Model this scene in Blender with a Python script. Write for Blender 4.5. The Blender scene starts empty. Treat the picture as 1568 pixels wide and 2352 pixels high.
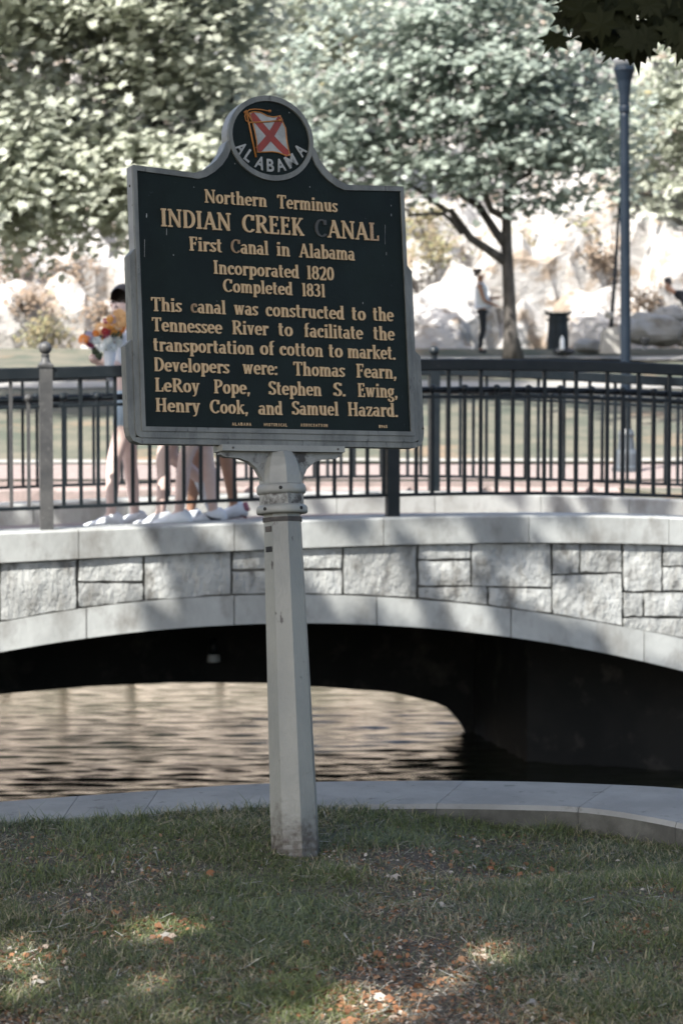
import bpy, bmesh, math, random
import numpy as np
from mathutils import Vector, Matrix, noise

random.seed(7); RNG = np.random.default_rng(7)
scn = bpy.context.scene
COL = scn.collection

# ------------------------------------------------------------------ camera, sky, sun, exposure
FPX = 5000.0                                   # focal length in pixels of a 1568 px wide picture
PITCH = math.atan(267 / FPX)
cam = bpy.data.cameras.new('camera')
cam.sensor_fit = 'HORIZONTAL'; cam.sensor_width = 24.0; cam.lens = 24.0 * FPX / 1568
cam.clip_start = 0.1; cam.clip_end = 2000
cam.dof.use_dof = True; cam.dof.focus_distance = 6.93; cam.dof.aperture_fstop = 5.0
cam.dof.aperture_blades = 0
camo = bpy.data.objects.new('camera', cam); COL.objects.link(camo)
camo.location = (0, 0, 0); camo.rotation_euler = (math.pi / 2 - PITCH, 0, 0)
scn.camera = camo

SUN = Vector((-0.50, -0.62, 0.90)).normalized()      # towards the sun
world = bpy.data.worlds.new('World'); scn.world = world; world.use_nodes = True
wn = world.node_tree; wn.nodes.clear()
sky = wn.nodes.new('ShaderNodeTexSky'); sky.sky_type = 'NISHITA'; sky.sun_disc = False
sky.sun_elevation = math.asin(SUN.z); sky.sun_rotation = math.atan2(SUN.x, SUN.y)
sky.dust_density = 3.5; sky.air_density = 1.0; sky.ozone_density = 0.8
bg = wn.nodes.new('ShaderNodeBackground'); bg.inputs[1].default_value = 0.15
wo = wn.nodes.new('ShaderNodeOutputWorld')
wn.links.new(sky.outputs[0], bg.inputs[0]); wn.links.new(bg.outputs[0], wo.inputs[0])
sl = bpy.data.lights.new('sun', 'SUN'); sl.energy = 4.6; sl.angle = math.radians(0.53); sl.color = (1.0, 0.97, 0.915)
so = bpy.data.objects.new('sun', sl); COL.objects.link(so)
so.rotation_euler = SUN.to_track_quat('Z', 'Y').to_euler()
scn.view_settings.view_transform = 'Standard'
scn.view_settings.look = 'None'
scn.view_settings.gamma = 1.0; scn.view_settings.use_curve_mapping = False
scn.view_settings.exposure = 1.3
scn.cycles.max_bounces = 6; scn.cycles.diffuse_bounces = 3; scn.cycles.glossy_bounces = 3
scn.cycles.transmission_bounces = 4; scn.cycles.transparent_max_bounces = 6
scn.cycles.caustics_reflective = False; scn.cycles.caustics_refractive = False
scn.cycles.sample_clamp_indirect = 6.0

# ------------------------------------------------------------------ geometry of the view (used once to lay the place out)
cp, sp = math.cos(PITCH), math.sin(PITCH)
def ray(px, py):
    X, Y, Z = (px - 784) / FPX, -(py - 1176) / FPX, 1.0
    return np.array([X, Z * cp + Y * sp, Y * cp - Z * sp])
def at(px, py, depth):
    r = ray(px, py); r = r * (depth / r[1]); return Vector((float(r[0]), float(r[1]), float(r[2])))
# bridge front plane
BO = np.array([0.0, 15.446]); BA = np.array([0.977, 0.213]); BA = BA / np.linalg.norm(BA); BN = np.array([-BA[1], BA[0]])
def front(px, py, n=0.0):
    r = ray(px, py); t = (BO @ BN + n) / (r[:2] @ BN)
    p = r * t; return float((p[:2] - BO) @ BA), float(p[2])
def B(u, n, z):
    p = BO + BA * u + BN * n; return Vector((float(p[0]), float(p[1]), float(z)))

# ------------------------------------------------------------------ helpers
def mesh(name, verts, faces, m=None, smooth=False):
    me = bpy.data.meshes.new(name)
    me.from_pydata([tuple(v) for v in verts], [], faces)
    if m: me.materials.append(m)
    if smooth: me.polygons.foreach_set('use_smooth', [True] * len(me.polygons))
    me.update(); return me
def link(name, data, parent=None, loc=(0, 0, 0)):
    o = bpy.data.objects.new(name, data); COL.objects.link(o); o.location = loc
    if parent: o.parent = parent
    return o
def mk(name, verts, faces, m, parent=None, smooth=False, kind=None):
    off = Vector((0, 0, 0))
    q = parent
    while q is not None: off += q.location; q = q.parent
    o = link(name, mesh(name, [Vector(v) - off for v in verts], faces, m, smooth), parent)
    if kind: o['kind'] = kind
    return o
def thing(name, label, cat, loc=(0, 0, 0), group=None):
    o = link(name, None, None, loc); o.empty_display_size = 0.1
    o['label'] = label; o['category'] = cat
    if group: o['group'] = group
    return o
def tag(o, label=None, cat=None, group=None, kind=None):
    if label: o['label'] = label
    if cat: o['category'] = cat
    if group: o['group'] = group
    if kind: o['kind'] = kind
    return o
class MB:
    def __init__(s): s.v = []; s.f = []
    def add(s, v, f):
        n = len(s.v); s.v += [Vector(p) for p in v]; s.f += [tuple(i + n for i in q) for q in f]; return s
    def box(s, a, b):
        (x0, y0, z0), (x1, y1, z1) = a, b
        return s.add([(x0,y0,z0),(x1,y0,z0),(x1,y1,z0),(x0,y1,z0),(x0,y0,z1),(x1,y0,z1),(x1,y1,z1),(x0,y1,z1)],
                     [(0,3,2,1),(4,5,6,7),(0,1,5,4),(1,2,6,5),(2,3,7,6),(3,0,4,7)])
    def hexa(s, p):      # 8 points: bottom ring then top ring
        return s.add(p, [(0,3,2,1),(4,5,6,7),(0,1,5,4),(1,2,6,5),(2,3,7,6),(3,0,4,7)])
    def lathe(s, prof, seg=12, c=(0, 0, 0), a0=0.0, ax=None):   # prof [(r,z)...]
        n = len(s.v); c = Vector(c)
        for r, z in prof:
            for k in range(seg):
                a = a0 + 2 * math.pi * k / seg
                p = Vector((r * math.cos(a), r * math.sin(a), z))
                if ax is not None: p = ax @ p
                s.v.append(c + p)
        for i in range(len(prof) - 1):
            for k in range(seg):
                j = (k + 1) % seg
                s.f.append((n + i*seg + k, n + i*seg + j, n + (i+1)*seg + j, n + (i+1)*seg + k))
        s.f.append(tuple(n + k for k in range(seg))[::-1]); s.f.append(tuple(n + (len(prof)-1)*seg + k for k in range(seg)))
        return s
    def ball(s, c, r, seg=12, rings=7, sz=1.0):
        return s.lathe([(max(1e-4, r * math.sin(math.pi * i / rings)), -sz * r * math.cos(math.pi * i / rings)) for i in range(rings + 1)], seg, c)
    def tube(s, pts, rad, seg=8):
        pts = [Vector(p) for p in pts]
        if not hasattr(rad, '__len__'): rad = [rad] * len(pts)
        n = len(s.v); up = Vector((0.13, 0.31, 0.94))
        for i, p in enumerate(pts):
            t = (pts[min(i+1, len(pts)-1)] - pts[max(i-1, 0)]).normalized()
            if abs(t.dot(up)) > 0.95: up = Vector((0.9, 0.3, 0.1))
            a = t.cross(up).normalized(); b = t.cross(a).normalized()
            for k in range(seg):
                g = 2 * math.pi * k / seg
                s.v.append(p + (a * math.cos(g) + b * math.sin(g)) * rad[i])
        for i in range(len(pts) - 1):
            for k in range(seg):
                j = (k + 1) % seg
                s.f.append((n + i*seg + k, n + i*seg + j, n + (i+1)*seg + j, n + (i+1)*seg + k))
        s.f.append(tuple(n + k for k in range(seg))[::-1]); s.f.append(tuple(n + (len(pts)-1)*seg + k for k in range(seg)))
        return s
    def obj(s, name, m, parent=None, smooth=False, kind=None):
        return mk(name, s.v, s.f, m, parent, smooth, kind)
    def me(s, name, m, smooth=False): return mesh(name, s.v, s.f, m, smooth)

def mat(name, c1, c2=None, scale=5.0, rough=0.6, bump=0.0, bscale=None, metal=0.0, c3=None, lo=0.4, hi=0.6, lo3=0.62, hi3=0.7,
        s3=None, spec=0.5, detail=6.0, stretch=None, rrange=0.0, objrand=0.0, bdist=0.01):
    m = bpy.data.materials.new(name); m.use_nodes = True
    nt = m.node_tree; N = nt.nodes; L = nt.links; p = N['Principled BSDF']
    p.inputs['Roughness'].default_value = rough; p.inputs['Metallic'].default_value = metal
    p.inputs['Specular IOR Level'].default_value = spec
    tc = N.new('ShaderNodeTexCoord'); vec = tc.outputs['Object']
    if stretch:
        mp = N.new('ShaderNodeMapping'); mp.inputs['Scale'].default_value = stretch; L.new(vec, mp.inputs[0]); vec = mp.outputs[0]
    def noi(sc, d=detail):
        n = N.new('ShaderNodeTexNoise'); n.inputs['Scale'].default_value = sc; n.inputs['Detail'].default_value = d
        n.inputs['Roughness'].default_value = 0.62; L.new(vec, n.inputs['Vector']); return n
    def ramp(src, a, b):
        r = N.new('ShaderNodeMapRange'); r.inputs[1].default_value = a; r.inputs[2].default_value = b; L.new(src, r.inputs[0]); return r.outputs[0]
    cur = None
    if c2 is not None:
        mx = N.new('ShaderNodeMix'); mx.data_type = 'RGBA'
        mx.inputs[6].default_value = (*c1, 1); mx.inputs[7].default_value = (*c2, 1)
        L.new(ramp(noi(scale).outputs[0], lo, hi), mx.inputs[0]); cur = mx.outputs[2]
    if c3 is not None:
        m3 = N.new('ShaderNodeMix'); m3.data_type = 'RGBA'; m3.inputs[7].default_value = (*c3, 1)
        if cur: L.new(cur, m3.inputs[6])
        else: m3.inputs[6].default_value = (*c1, 1)
        L.new(ramp(noi(s3 or scale * 3).outputs[0], lo3, hi3), m3.inputs[0]); cur = m3.outputs[2]
    if objrand > 0:
        oi = N.new('ShaderNodeObjectInfo'); r = N.new('ShaderNodeMapRange')
        r.inputs[3].default_value = 1 - objrand; r.inputs[4].default_value = 1 + objrand; L.new(oi.outputs['Random'], r.inputs[0])
        hv = N.new('ShaderNodeHueSaturation'); L.new(r.outputs[0], hv.inputs['Value'])
        if cur: L.new(cur, hv.inputs['Color'])
        else: hv.inputs['Color'].default_value = (*c1, 1)
        cur = hv.outputs[0]
    if cur: L.new(cur, p.inputs['Base Color'])
    else: p.inputs['Base Color'].default_value = (*c1, 1)
    if rrange:
        rr = N.new('ShaderNodeMapRange'); rr.inputs[1].default_value = 0.35; rr.inputs[2].default_value = 0.65
        rr.inputs[3].default_value = rough - rrange; rr.inputs[4].default_value = rough + rrange
        L.new(noi(scale * 1.7).outputs[0], rr.inputs[0]); L.new(rr.outputs[0], p.inputs['Roughness'])
    if bump:
        b = N.new('ShaderNodeBump'); b.inputs['Strength'].default_value = bump; b.inputs['Distance'].default_value = bdist
        L.new(noi(bscale or scale * 4, 8).outputs[0], b.inputs['Height']); L.new(b.outputs[0], p.inputs['Normal'])
    return m

def leafmat(name, c1, c2, c3=None, trans=0.35, rough=0.5, f3=0.93, spec=0.5):
    """colour varies from leaf to leaf through the mesh attribute rnd"""
    m = bpy.data.materials.new(name); m.use_nodes = True
    nt = m.node_tree; N = nt.nodes; L = nt.links; p = N['Principled BSDF']; out = N['Material Output']
    at_ = N.new('ShaderNodeAttribute'); at_.attribute_name = 'rnd'
    mx = N.new('ShaderNodeMix'); mx.data_type = 'RGBA'
    mx.inputs[6].default_value = (*c1, 1); mx.inputs[7].default_value = (*c2, 1); L.new(at_.outputs['Fac'], mx.inputs[0]); cur = mx.outputs[2]
    if c3:
        g = N.new('ShaderNodeMath'); g.operation = 'GREATER_THAN'; g.inputs[1].default_value = f3; L.new(at_.outputs['Fac'], g.inputs[0])
        m3 = N.new('ShaderNodeMix'); m3.data_type = 'RGBA'; m3.inputs[7].default_value = (*c3, 1)
        L.new(cur, m3.inputs[6]); L.new(g.outputs[0], m3.inputs[0]); cur = m3.outputs[2]
    L.new(cur, p.inputs['Base Color']); p.inputs['Roughness'].default_value = rough; p.inputs['Specular IOR Level'].default_value = spec
    if trans > 0:
        tr = N.new('ShaderNodeBsdfTranslucent'); L.new(cur, tr.inputs[0])
        ms = N.new('ShaderNodeMixShader'); ms.inputs[0].default_value = trans
        L.new(p.outputs[0], ms.inputs[1]); L.new(tr.outputs[0], ms.inputs[2]); L.new(ms.outputs[0], out.inputs[0])
    return m

# leaf clouds: every leaf the same little polygon, placed by numpy
MAPLE = np.array([(0,-.5),(.10,-.30),(.42,-.36),(.33,-.12),(.56,.10),(.27,.12),(.22,.30),(.10,.22),(0,.58),(-.10,.22),(-.22,.30),(-.27,.12),(-.56,.10),(-.33,-.12),(-.42,-.36),(-.10,-.30)])
LEAF8 = np.array([(0,-.5),(.16,-.22),(.5,-.12),(.26,.1),(.32,.36),(0,.55),(-.32,.36),(-.26,.1),(-.5,-.12),(-.16,-.22)])
LEAF4 = np.array([(0,-.5),(.36,.0),(0,.55),(-.36,.0)])
def leaf_mesh(name, P, Nn, size, shape, m, rnd=None, curl=0.12):
    n = len(P); k = len(shape)
    Nn = Nn / np.linalg.norm(Nn, axis=1, keepdims=True)
    t = RNG.normal(size=(n, 3)); a = np.cross(Nn, t); a /= np.linalg.norm(a, axis=1, keepdims=True); b = np.cross(Nn, a)
    size = np.broadcast_to(size, (n,))[:, None, None]
    r2 = (shape ** 2).sum(1)
    V = P[:, None, :] + size * (a[:, None, :] * shape[None, :, :1] + b[:, None, :] * shape[None, :, 1:] - Nn[:, None, :] * (r2[None, :, None] * curl * 2))
    me = bpy.data.meshes.new(name)
    me.vertices.add(n * k); me.vertices.foreach_set('co', V.reshape(-1).astype(np.float32))
    me.loops.add(n * k); me.loops.foreach_set('vertex_index', np.arange(n * k, dtype=np.int32))
    me.polygons.add(n); me.polygons.foreach_set('loop_start', np.arange(0, n * k, k, dtype=np.int32))
    me.polygons.foreach_set('loop_total', np.full(n, k, dtype=np.int32))
    me.materials.append(m)
    at_ = me.attributes.new('rnd', 'FLOAT', 'FACE')
    at_.data.foreach_set('value', (RNG.random(n) if rnd is None else rnd).astype(np.float32))
    me.update(calc_edges=True); return me

def crown_pts(c, r, clusters, per, flat=0.35, rad=0.7, bias=0.45, zmin=None, up=0.8, gap=None):
    c = np.array(c); r = np.array(r)
    d = RNG.normal(size=(clusters, 3)); d /= np.linalg.norm(d, axis=1, keepdims=True)
    q = RNG.random(clusters) ** bias
    # uneven outline
    bump = np.array([0.82 + 0.36 * noise.noise(Vector(v * 2.1 + c)) + 0.1 * noise.noise(Vector(v * 5 + c)) for v in d])
    C = c + d * (q * bump)[:, None] * r
    P = np.repeat(C, per, 0); n = len(P)
    R = np.repeat(rad * (0.6 + 0.8 * RNG.random(clusters)), per)
    o = RNG.normal(size=(n, 3)) * 0.5; o[:, 2] *= flat
    o[:, 2] -= 0.25 * (o[:, 0] ** 2 + o[:, 1] ** 2)
    P = P + o * R[:, None]
    Nn = RNG.normal(size=(n, 3)) * 0.55; Nn[:, 2] += up
    out = (P - c) / r; Nn += out * 0.35 + np.array(tuple(SUN)) * .85      # leaves turn towards the light
    rnd = np.clip(np.repeat(RNG.random(clusters), per) * 0.5 + RNG.random(n) * 0.5, 0, 1)
    if gap is not None:
        keep = gap(P); P, Nn, rnd = P[keep], Nn[keep], rnd[keep]
    return P, Nn, rnd

def limbs(mb, start, ends, r0, r1, wob=0.15, seg=7):
    for e in ends:
        s_, e_ = Vector(start), Vector(e); n = 6; pts = []; rr = []
        for i in range(n + 1):
            t = i / n; p = s_.lerp(e_, t); p.z += 0.25 * math.sin(math.pi * t) * (e_ - s_).length * 0.2
            if 0 < i < n: p += Vector((random.uniform(-wob, wob), random.uniform(-wob, wob), random.uniform(-wob, wob)))
            pts.append(p); rr.append(r0 + (r1 - r0) * t)
        mb.tube(pts, rr, seg)

def person_skin(name, pts, edges, radii, m, parent, sub=2, root=0, flat=None):
    me = bpy.data.meshes.new(name)
    off = parent.location if parent else Vector((0, 0, 0))
    me.from_pydata([Vector(p) - off for p in pts], edges, []); me.materials.append(m)
    o = link(name, me, parent)
    sk = o.modifiers.new('skin', 'SKIN'); sk.use_smooth_shade = True
    for i, r in enumerate(radii):
        rr = r if hasattr(r, '__len__') else (r, r)
        me.skin_vertices[0].data[i].radius = rr
    me.skin_vertices[0].data[root].use_root = True
    s2 = o.modifiers.new('sub', 'SUBSURF'); s2.levels = sub; s2.render_levels = sub
    return o
def bake(objs):
    dg = bpy.context.evaluated_depsgraph_get(); dg.update()
    new = []
    for o in objs:
        e = o.evaluated_get(dg); new.append(bpy.data.meshes.new_from_object(e))
    for o, me in zip(objs, new):
        nm = o.data.name; o.modifiers.clear(); o.data = me
        me.polygons.foreach_set('use_smooth', [True] * len(me.polygons))

# ------------------------------------------------------------------ materials
M = {}
M['stone'] = mat('limestone', (.42,.425,.405), (.31,.315,.30), 5.0, .88, 1.0, 13, c3=(.15,.145,.13), s3=7, lo3=.50, hi3=.68, objrand=.16, bdist=.05, stretch=(1,1,.6))
M['smooth_stone'] = mat('sawn_limestone', (.36,.368,.352), (.28,.286,.272), 2.4, .8, .4, 30, c3=(.18,.175,.16), s3=5, lo3=.50, hi3=.72, objrand=.10, stretch=(1,1,.6))
M['mortar'] = mat('mortar', (.17,.165,.155), (.08,.078,.07), 8, .95)
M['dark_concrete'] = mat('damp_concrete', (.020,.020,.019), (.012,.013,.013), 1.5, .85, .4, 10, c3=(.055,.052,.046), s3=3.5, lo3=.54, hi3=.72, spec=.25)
M['curb'] = mat('curb_concrete', (.25,.252,.236), (.195,.197,.186), 3.0, .88, .4, 70, c3=(.12,.12,.11), s3=14, lo3=.60, hi3=.70, objrand=.08)
M['curb_face'] = mat('grimy_kerb_face', (.10,.10,.088), (.06,.06,.052), 9, .92, .5, 60)
M['deck'] = mat('deck_paving', (.19,.155,.145), (.15,.125,.12), 5, .85)
M['iron'] = mat('black_iron', (.006,.010,.013), (.011,.015,.018), 9, .42, .15, 60, c3=(.05,.047,.045), s3=20, lo3=.68, hi3=.76, rrange=.08, spec=.32)
M['sunlit_worn_iron'] = mat('sunlit_chipped_iron', (.085,.083,.080), (.05,.05,.05), 6, .45, .2, 60, c3=(.20,.19,.18), s3=22, lo3=.60, hi3=.70, rrange=.08, spec=.5)  # worn, chipped paint with the left end's sunlight mixed into its colour
M['brick'] = mat('brick_paving', (.26,.205,.19), (.20,.165,.15), 8, .85)
M['pale_path'] = mat('pale_path', (.30,.29,.27), (.24,.23,.21), 3, .85)
M['sign_paint'] = mat('sign_grey_paint', (.27,.275,.25), (.215,.22,.205), 7, .42, .2, 80, c3=(.05,.05,.045), s3=26, lo3=.655, hi3=.72, rrange=.1, spec=.4)
M['frame_paint'] = mat('weathered_frame_paint', (.165,.17,.155), (.10,.104,.096), 16, .45, .2, 90, c3=(.035,.035,.033), s3=45, lo3=.60, hi3=.70, rrange=.1, stretch=(1,1,.35))
M['edge_paint'] = mat('plate_paint', (.27,.275,.27), (.22,.225,.225), 10, .42, .15, 80, c3=(.07,.07,.07), s3=50, lo3=.64, hi3=.72)
M['grimy_paint'] = mat('grimy_grey_paint', (.26,.265,.245), (.19,.19,.175), 12, .5, .3, 80, c3=(.045,.04,.034), s3=14, lo3=.50, hi3=.60, rrange=.1, spec=.4)
M['foot_grime'] = mat('peeling_muddy_paint', (.17,.16,.14), (.06,.052,.043), 16, .85, 1.0, 45, c3=(.26,.26,.24), s3=30, lo3=.56, hi3=.62, bdist=.01)
M['post_paint'] = mat('post_paint', (.222,.225,.200), (.172,.178,.163), 4, .38, .3, 110, c3=(.05,.045,.04), s3=26, lo3=.665, hi3=.70, rrange=.1, stretch=(1,1,.5))
M['panel_blue'] = mat('dark_green_enamel', (.0060,.0118,.0098), (.0040,.0080,.0070), 5, .5, .12, 120, c3=(.022,.030,.030), s3=60, lo3=.66, hi3=.74, rrange=.08, spec=.18)
M['gold'] = mat('gold_letter_paint', (.54,.385,.22), (.45,.31,.165), 22, .5, .2, 200, c3=(.14,.08,.04), s3=70, lo3=.62, hi3=.70)
M['gold_worn'] = mat('worn_letter_paint', (.30,.19,.10), (.16,.105,.06), 30, .55, c3=(.42,.29,.16), s3=60, lo3=.55, hi3=.62)
M['gold_mid'] = mat('rusty_letter_paint', (.44,.30,.18), (.20,.12,.07), 34, .55, lo=.5, hi=.58)
M['gold_bare'] = mat('bare_letter', (.035,.042,.042), (.06,.05,.04), 30, .55, c3=(.36,.25,.14), s3=50, lo3=.66, hi3=.70)
M['white_paint'] = mat('white_letter_paint', (.34,.345,.33), (.26,.27,.26), 30, .5, c3=(.15,.15,.15), s3=90, lo3=.65, hi3=.72)
M['orange_paint'] = mat('orange_paint', (.42,.17,.035), (.33,.13,.03), 30, .5)
M['red_paint'] = mat('red_paint', (.27,.034,.020), (.19,.028,.018), 25, .5)
M['black'] = mat('black_hole', (.008,.008,.008), rough=.8)
M['strap'] = mat('dirty_strap', (.03,.027,.024), (.07,.06,.05), 30, .7)
M['bark'] = mat('bark', (.10,.09,.08), (.05,.045,.04), 9, .9, .8, 14, stretch=(1,1,.3), bdist=.03)
M['rock'] = mat('pale_rock', (.49,.48,.465), (.36,.345,.33), 1.1, .9, .8, 3.4, c3=(.28,.225,.175), s3=1.5, lo3=.515, hi3=.62, bdist=.2)
M['boulder'] = mat('grey_boulder', (.36,.35,.33), (.25,.24,.22), 1.2, .9, .8, 3, c3=(.14,.12,.10), s3=2, lo3=.58, hi3=.7, bdist=.05)
M['lawn_far'] = mat('far_lawn', (.060,.070,.050), (.125,.115,.085), 1.1, .95, .5, 12, c3=(.20,.14,.09), s3=.5, lo3=.56, hi3=.66, bdist=.03)
M['soil'] = mat('soil', (.055,.047,.036), (.09,.078,.06), 14, .95, .8, 60, c3=(.15,.13,.10), s3=50, lo3=.60, hi3=.68)
M['bank'] = mat('bank_stone', (.74,.64,.54), (.58,.51,.43), .9, .9, .8, 4, c3=(.18,.16,.10), s3=1.2, lo3=.55, hi3=.68, bdist=.06)
M['skin'] = mat('skin', (.70,.54,.48), (.64,.47,.41), 8, .5)
M['skin_tan'] = mat('tanned_skin', (.42,.235,.155), (.36,.20,.13), 8, .5)
M['denim'] = mat('light_denim', (.42,.52,.60), (.35,.45,.54), 12, .85)
M['white_cloth'] = mat('white_cloth', (.72,.75,.78), (.64,.67,.71), 8, .8)
M['black_cloth'] = mat('black_cloth', (.012,.014,.018), (.02,.022,.028), 8, .8)
M['hair'] = mat('dark_hair', (.022,.016,.012), (.04,.028,.02), 40, .45)
M['brown_hair'] = mat('brown_hair', (.06,.038,.022), (.035,.022,.015), 30, .5)
M['pink_shoe'] = mat('pink_shoe', (.30,.09,.12), (.24,.075,.10), 12, .6)
M['lamp_iron'] = mat('blue_grey_lamp_paint', (.006,.012,.021), (.010,.017,.027), 5, .45, spec=.22)
M['lamp_base'] = mat('lamp_base_paint', (.07,.08,.09), (.05,.06,.07), 6, .4)
M['bin'] = mat('bin_steel', (.010,.016,.022), (.016,.024,.03), 8, .5, spec=.25)
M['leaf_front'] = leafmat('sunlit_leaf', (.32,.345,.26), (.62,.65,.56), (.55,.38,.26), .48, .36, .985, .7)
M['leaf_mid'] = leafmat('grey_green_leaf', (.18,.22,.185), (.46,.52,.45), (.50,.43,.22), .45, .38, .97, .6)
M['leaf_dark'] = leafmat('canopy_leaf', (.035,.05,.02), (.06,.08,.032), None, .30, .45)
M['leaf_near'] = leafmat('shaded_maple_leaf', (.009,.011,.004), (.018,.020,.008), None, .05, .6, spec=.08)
M['shrub'] = leafmat('dry_shrub_leaf', (.17,.145,.075), (.29,.24,.13), (.24,.24,.12), .3, .6, .6)
M['shrub_brown'] = leafmat('brown_shrub_leaf', (.17,.125,.085), (.28,.21,.15), None, .2, .7)
M['grass'] = leafmat('grass_blade', (.056,.080,.022), (.180,.215,.078), (.34,.30,.19), .30, .5, .93)
M['grass_blue'] = leafmat('cool_grass_blade', (.055,.080,.036), (.155,.190,.105), (.30,.28,.19), .25, .45, .95)
M['dead_leaf'] = leafmat('dry_leaf', (.20,.085,.032), (.30,.20,.125), (.40,.37,.32), .15, .7, .8)
M['mould'] = leafmat('orange_leaf_mould', (.15,.062,.026), (.32,.16,.08), (.42,.34,.27), .2, .7, .85)
M['straw'] = leafmat('straw', (.07,.068,.042), (.22,.20,.15), (.30,.30,.27), .1, .7, .85)

def muddy_foot(m):      # peeling paint and mud splash on the lowest hand's breadth of the post
    nt = m.node_tree; N = nt.nodes; L = nt.links; p = N['Principled BSDF']; src = p.inputs['Base Color'].links[0].from_socket
    tc = N.new('ShaderNodeTexCoord'); sx = N.new('ShaderNodeSeparateXYZ'); L.new(tc.outputs['Object'], sx.inputs[0])
    n1 = N.new('ShaderNodeTexNoise'); n1.inputs['Scale'].default_value = 22; n1.inputs['Detail'].default_value = 8; L.new(tc.outputs['Object'], n1.inputs['Vector'])
    a = N.new('ShaderNodeMath'); a.operation = 'MULTIPLY_ADD'; a.inputs[1].default_value = -.30; a.inputs[2].default_value = .15; L.new(n1.outputs[0], a.inputs[0])
    b = N.new('ShaderNodeMath'); b.operation = 'ADD'; L.new(sx.outputs[2], b.inputs[0]); L.new(a.outputs[0], b.inputs[1])
    mr = N.new('ShaderNodeMapRange'); mr.inputs[1].default_value = .135; mr.inputs[2].default_value = .045; L.new(b.outputs[0], mr.inputs[0])
    n2 = N.new('ShaderNodeTexNoise'); n2.inputs['Scale'].default_value = 60; n2.inputs['Detail'].default_value = 6; L.new(tc.outputs['Object'], n2.inputs['Vector'])
    mr2 = N.new('ShaderNodeMapRange'); mr2.inputs[1].default_value = .4; mr2.inputs[2].default_value = .62; mr2.inputs[3].default_value = 1.0; mr2.inputs[4].default_value = .45; L.new(n2.outputs[0], mr2.inputs[0])
    f = N.new('ShaderNodeMath'); f.operation = 'MULTIPLY'; L.new(mr.outputs[0], f.inputs[0]); L.new(mr2.outputs[0], f.inputs[1])
    mx = N.new('ShaderNodeMix'); mx.data_type = 'RGBA'; L.new(f.outputs[0], mx.inputs[0]); L.new(src, mx.inputs[6]); mx.inputs[7].default_value = (.055, .045, .036, 1); L.new(mx.outputs[2], p.inputs['Base Color'])
muddy_foot(M['post_paint'])
# ------------------------------------------------------------------ bridge profiles (from the stone courses)
def prof(pts, n=0.0, deg=3):
    uz = np.array([front(x, y, n) for x, y in pts]); c = np.polyfit(uz[:, 0], uz[:, 1], deg)
    u0, u1 = uz[0, 0], uz[-1, 0]
    s0, s1 = np.polyval(np.polyder(c), u0), np.polyval(np.polyder(c), u1)
    def f(u):
        if u < u0: return float(np.polyval(c, u0) + s0 * (u - u0))
        if u > u1: return float(np.polyval(c, u1) + s1 * (u - u1))
        return float(np.polyval(c, u))
    return f
z_top = prof([(0,1223),(100,1219),(180,1216),(330,1211),(536,1202),(784,1188),(1009,1186.5),(1211,1185),(1404,1183.5),(1568,1189)])
z_cop = prof([(0,1293),(180,1284),(330,1279),(536,1268),(692,1259),(784,1253),(1009,1250),(1211,1250),(1532,1252),(1568,1253)])
z_ring = prof([(0,1426),(180,1398),(330,1382),(530,1364),(692,1362),(784,1364),(864,1368),(959,1376),(1119,1391),(1266,1409),(1429,1438),(1568,1464)])
z_arch = prof([(0,1497),(100,1481),(200,1467),(350,1448),(537,1434),(612,1432),(784,1432),(864,1436),(1034,1448),(1174,1462),(1284,1481),(1384,1501),(1568,1541)])
ZW = -3.0     # water level
U0, U1 = -4.6, 4.6
BW = 3.75      # bridge width

# ================================================================== GROUND, WATER, HILL
def far_z(x, y):
    z = np.interp(y, [23.9, 26.6, 38, 43, 45.3, 47, 60, 72, 90, 400], [-.93, -.80, .18, .70, .86, 1.6, 9.5, 17.5, 22, 30])
    return float(z)
# near lawn: curved edge along the canal
curb_in_px = [(-500,1945),(-200,1912),(0,1889),(200,1880),(360,1872),(520,1860),(620,1855),(784,1851),(999,1847.6),(1184,1851),(1329,1854.6),(1434,1868.6),(1568,1893.6),(1700,1932),(1900,2010)]
curb_out_px = [(-500,1885),(-200,1858),(0,1840.5),(200,1826),(350,1815.5),(500,1804),(620,1798),(784,1793.6),(1034,1792),(1234,1794.5),(1524,1806),(1568,1809.6),(1700,1826),(1950,1862),(2200,1915)]
ZC = -1.395
def plane_pt(px, py, z):
    r = ray(px, py); r = r * (z / r[2]); return Vector((float(r[0]), float(r[1]), z))
cin = [plane_pt(x, y, ZC) for x, y in curb_in_px]; cout = [plane_pt(x, y, ZC) for x, y in curb_out_px]
def resample(P, n):
    P = np.array([tuple(p) for p in P]); d = np.r_[0, np.cumsum(np.linalg.norm(np.diff(P, axis=0), axis=1))]
    t = np.linspace(0, d[-1], n); k = 7
    Q = np.stack([np.interp(t, d, P[:, i]) for i in range(3)], 1)
    for _ in range(6):
        Q[1:-1] = (Q[:-2] + 2 * Q[1:-1] + Q[2:]) / 4
    return Q
CI, CO = resample(cin, 90), resample(cout, 90)
def lawn_z(x, y):
    z = -1.425 + 0.02 * noise.noise(Vector((x * .9, y * .9, 1.0))) + 0.012 * noise.noise(Vector((x * 4, y * 4, 3.0)))
    sm = lambda t: (lambda q: q * q * (3 - 2 * q))(min(1, max(0, t)))
    z -= .058 * sm((x - .02) / .55) * sm((y - 6.2) / .7); z += .02 * sm((-x) / .3) * sm((y - 6.4) / .6)
    # small bare hollow by the right-hand curb
    z -= 0.03 * math.exp(-(((x - .46) / .16) ** 2 + ((y - 6.55) / .12) ** 2))
    return z
xs = np.r_[np.linspace(-60, -6, 14), np.linspace(-5.5, -1.6, 14), np.linspace(-1.5, 1.5, 90), np.linspace(1.6, 5.5, 14), np.linspace(6, 60, 14)]
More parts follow.
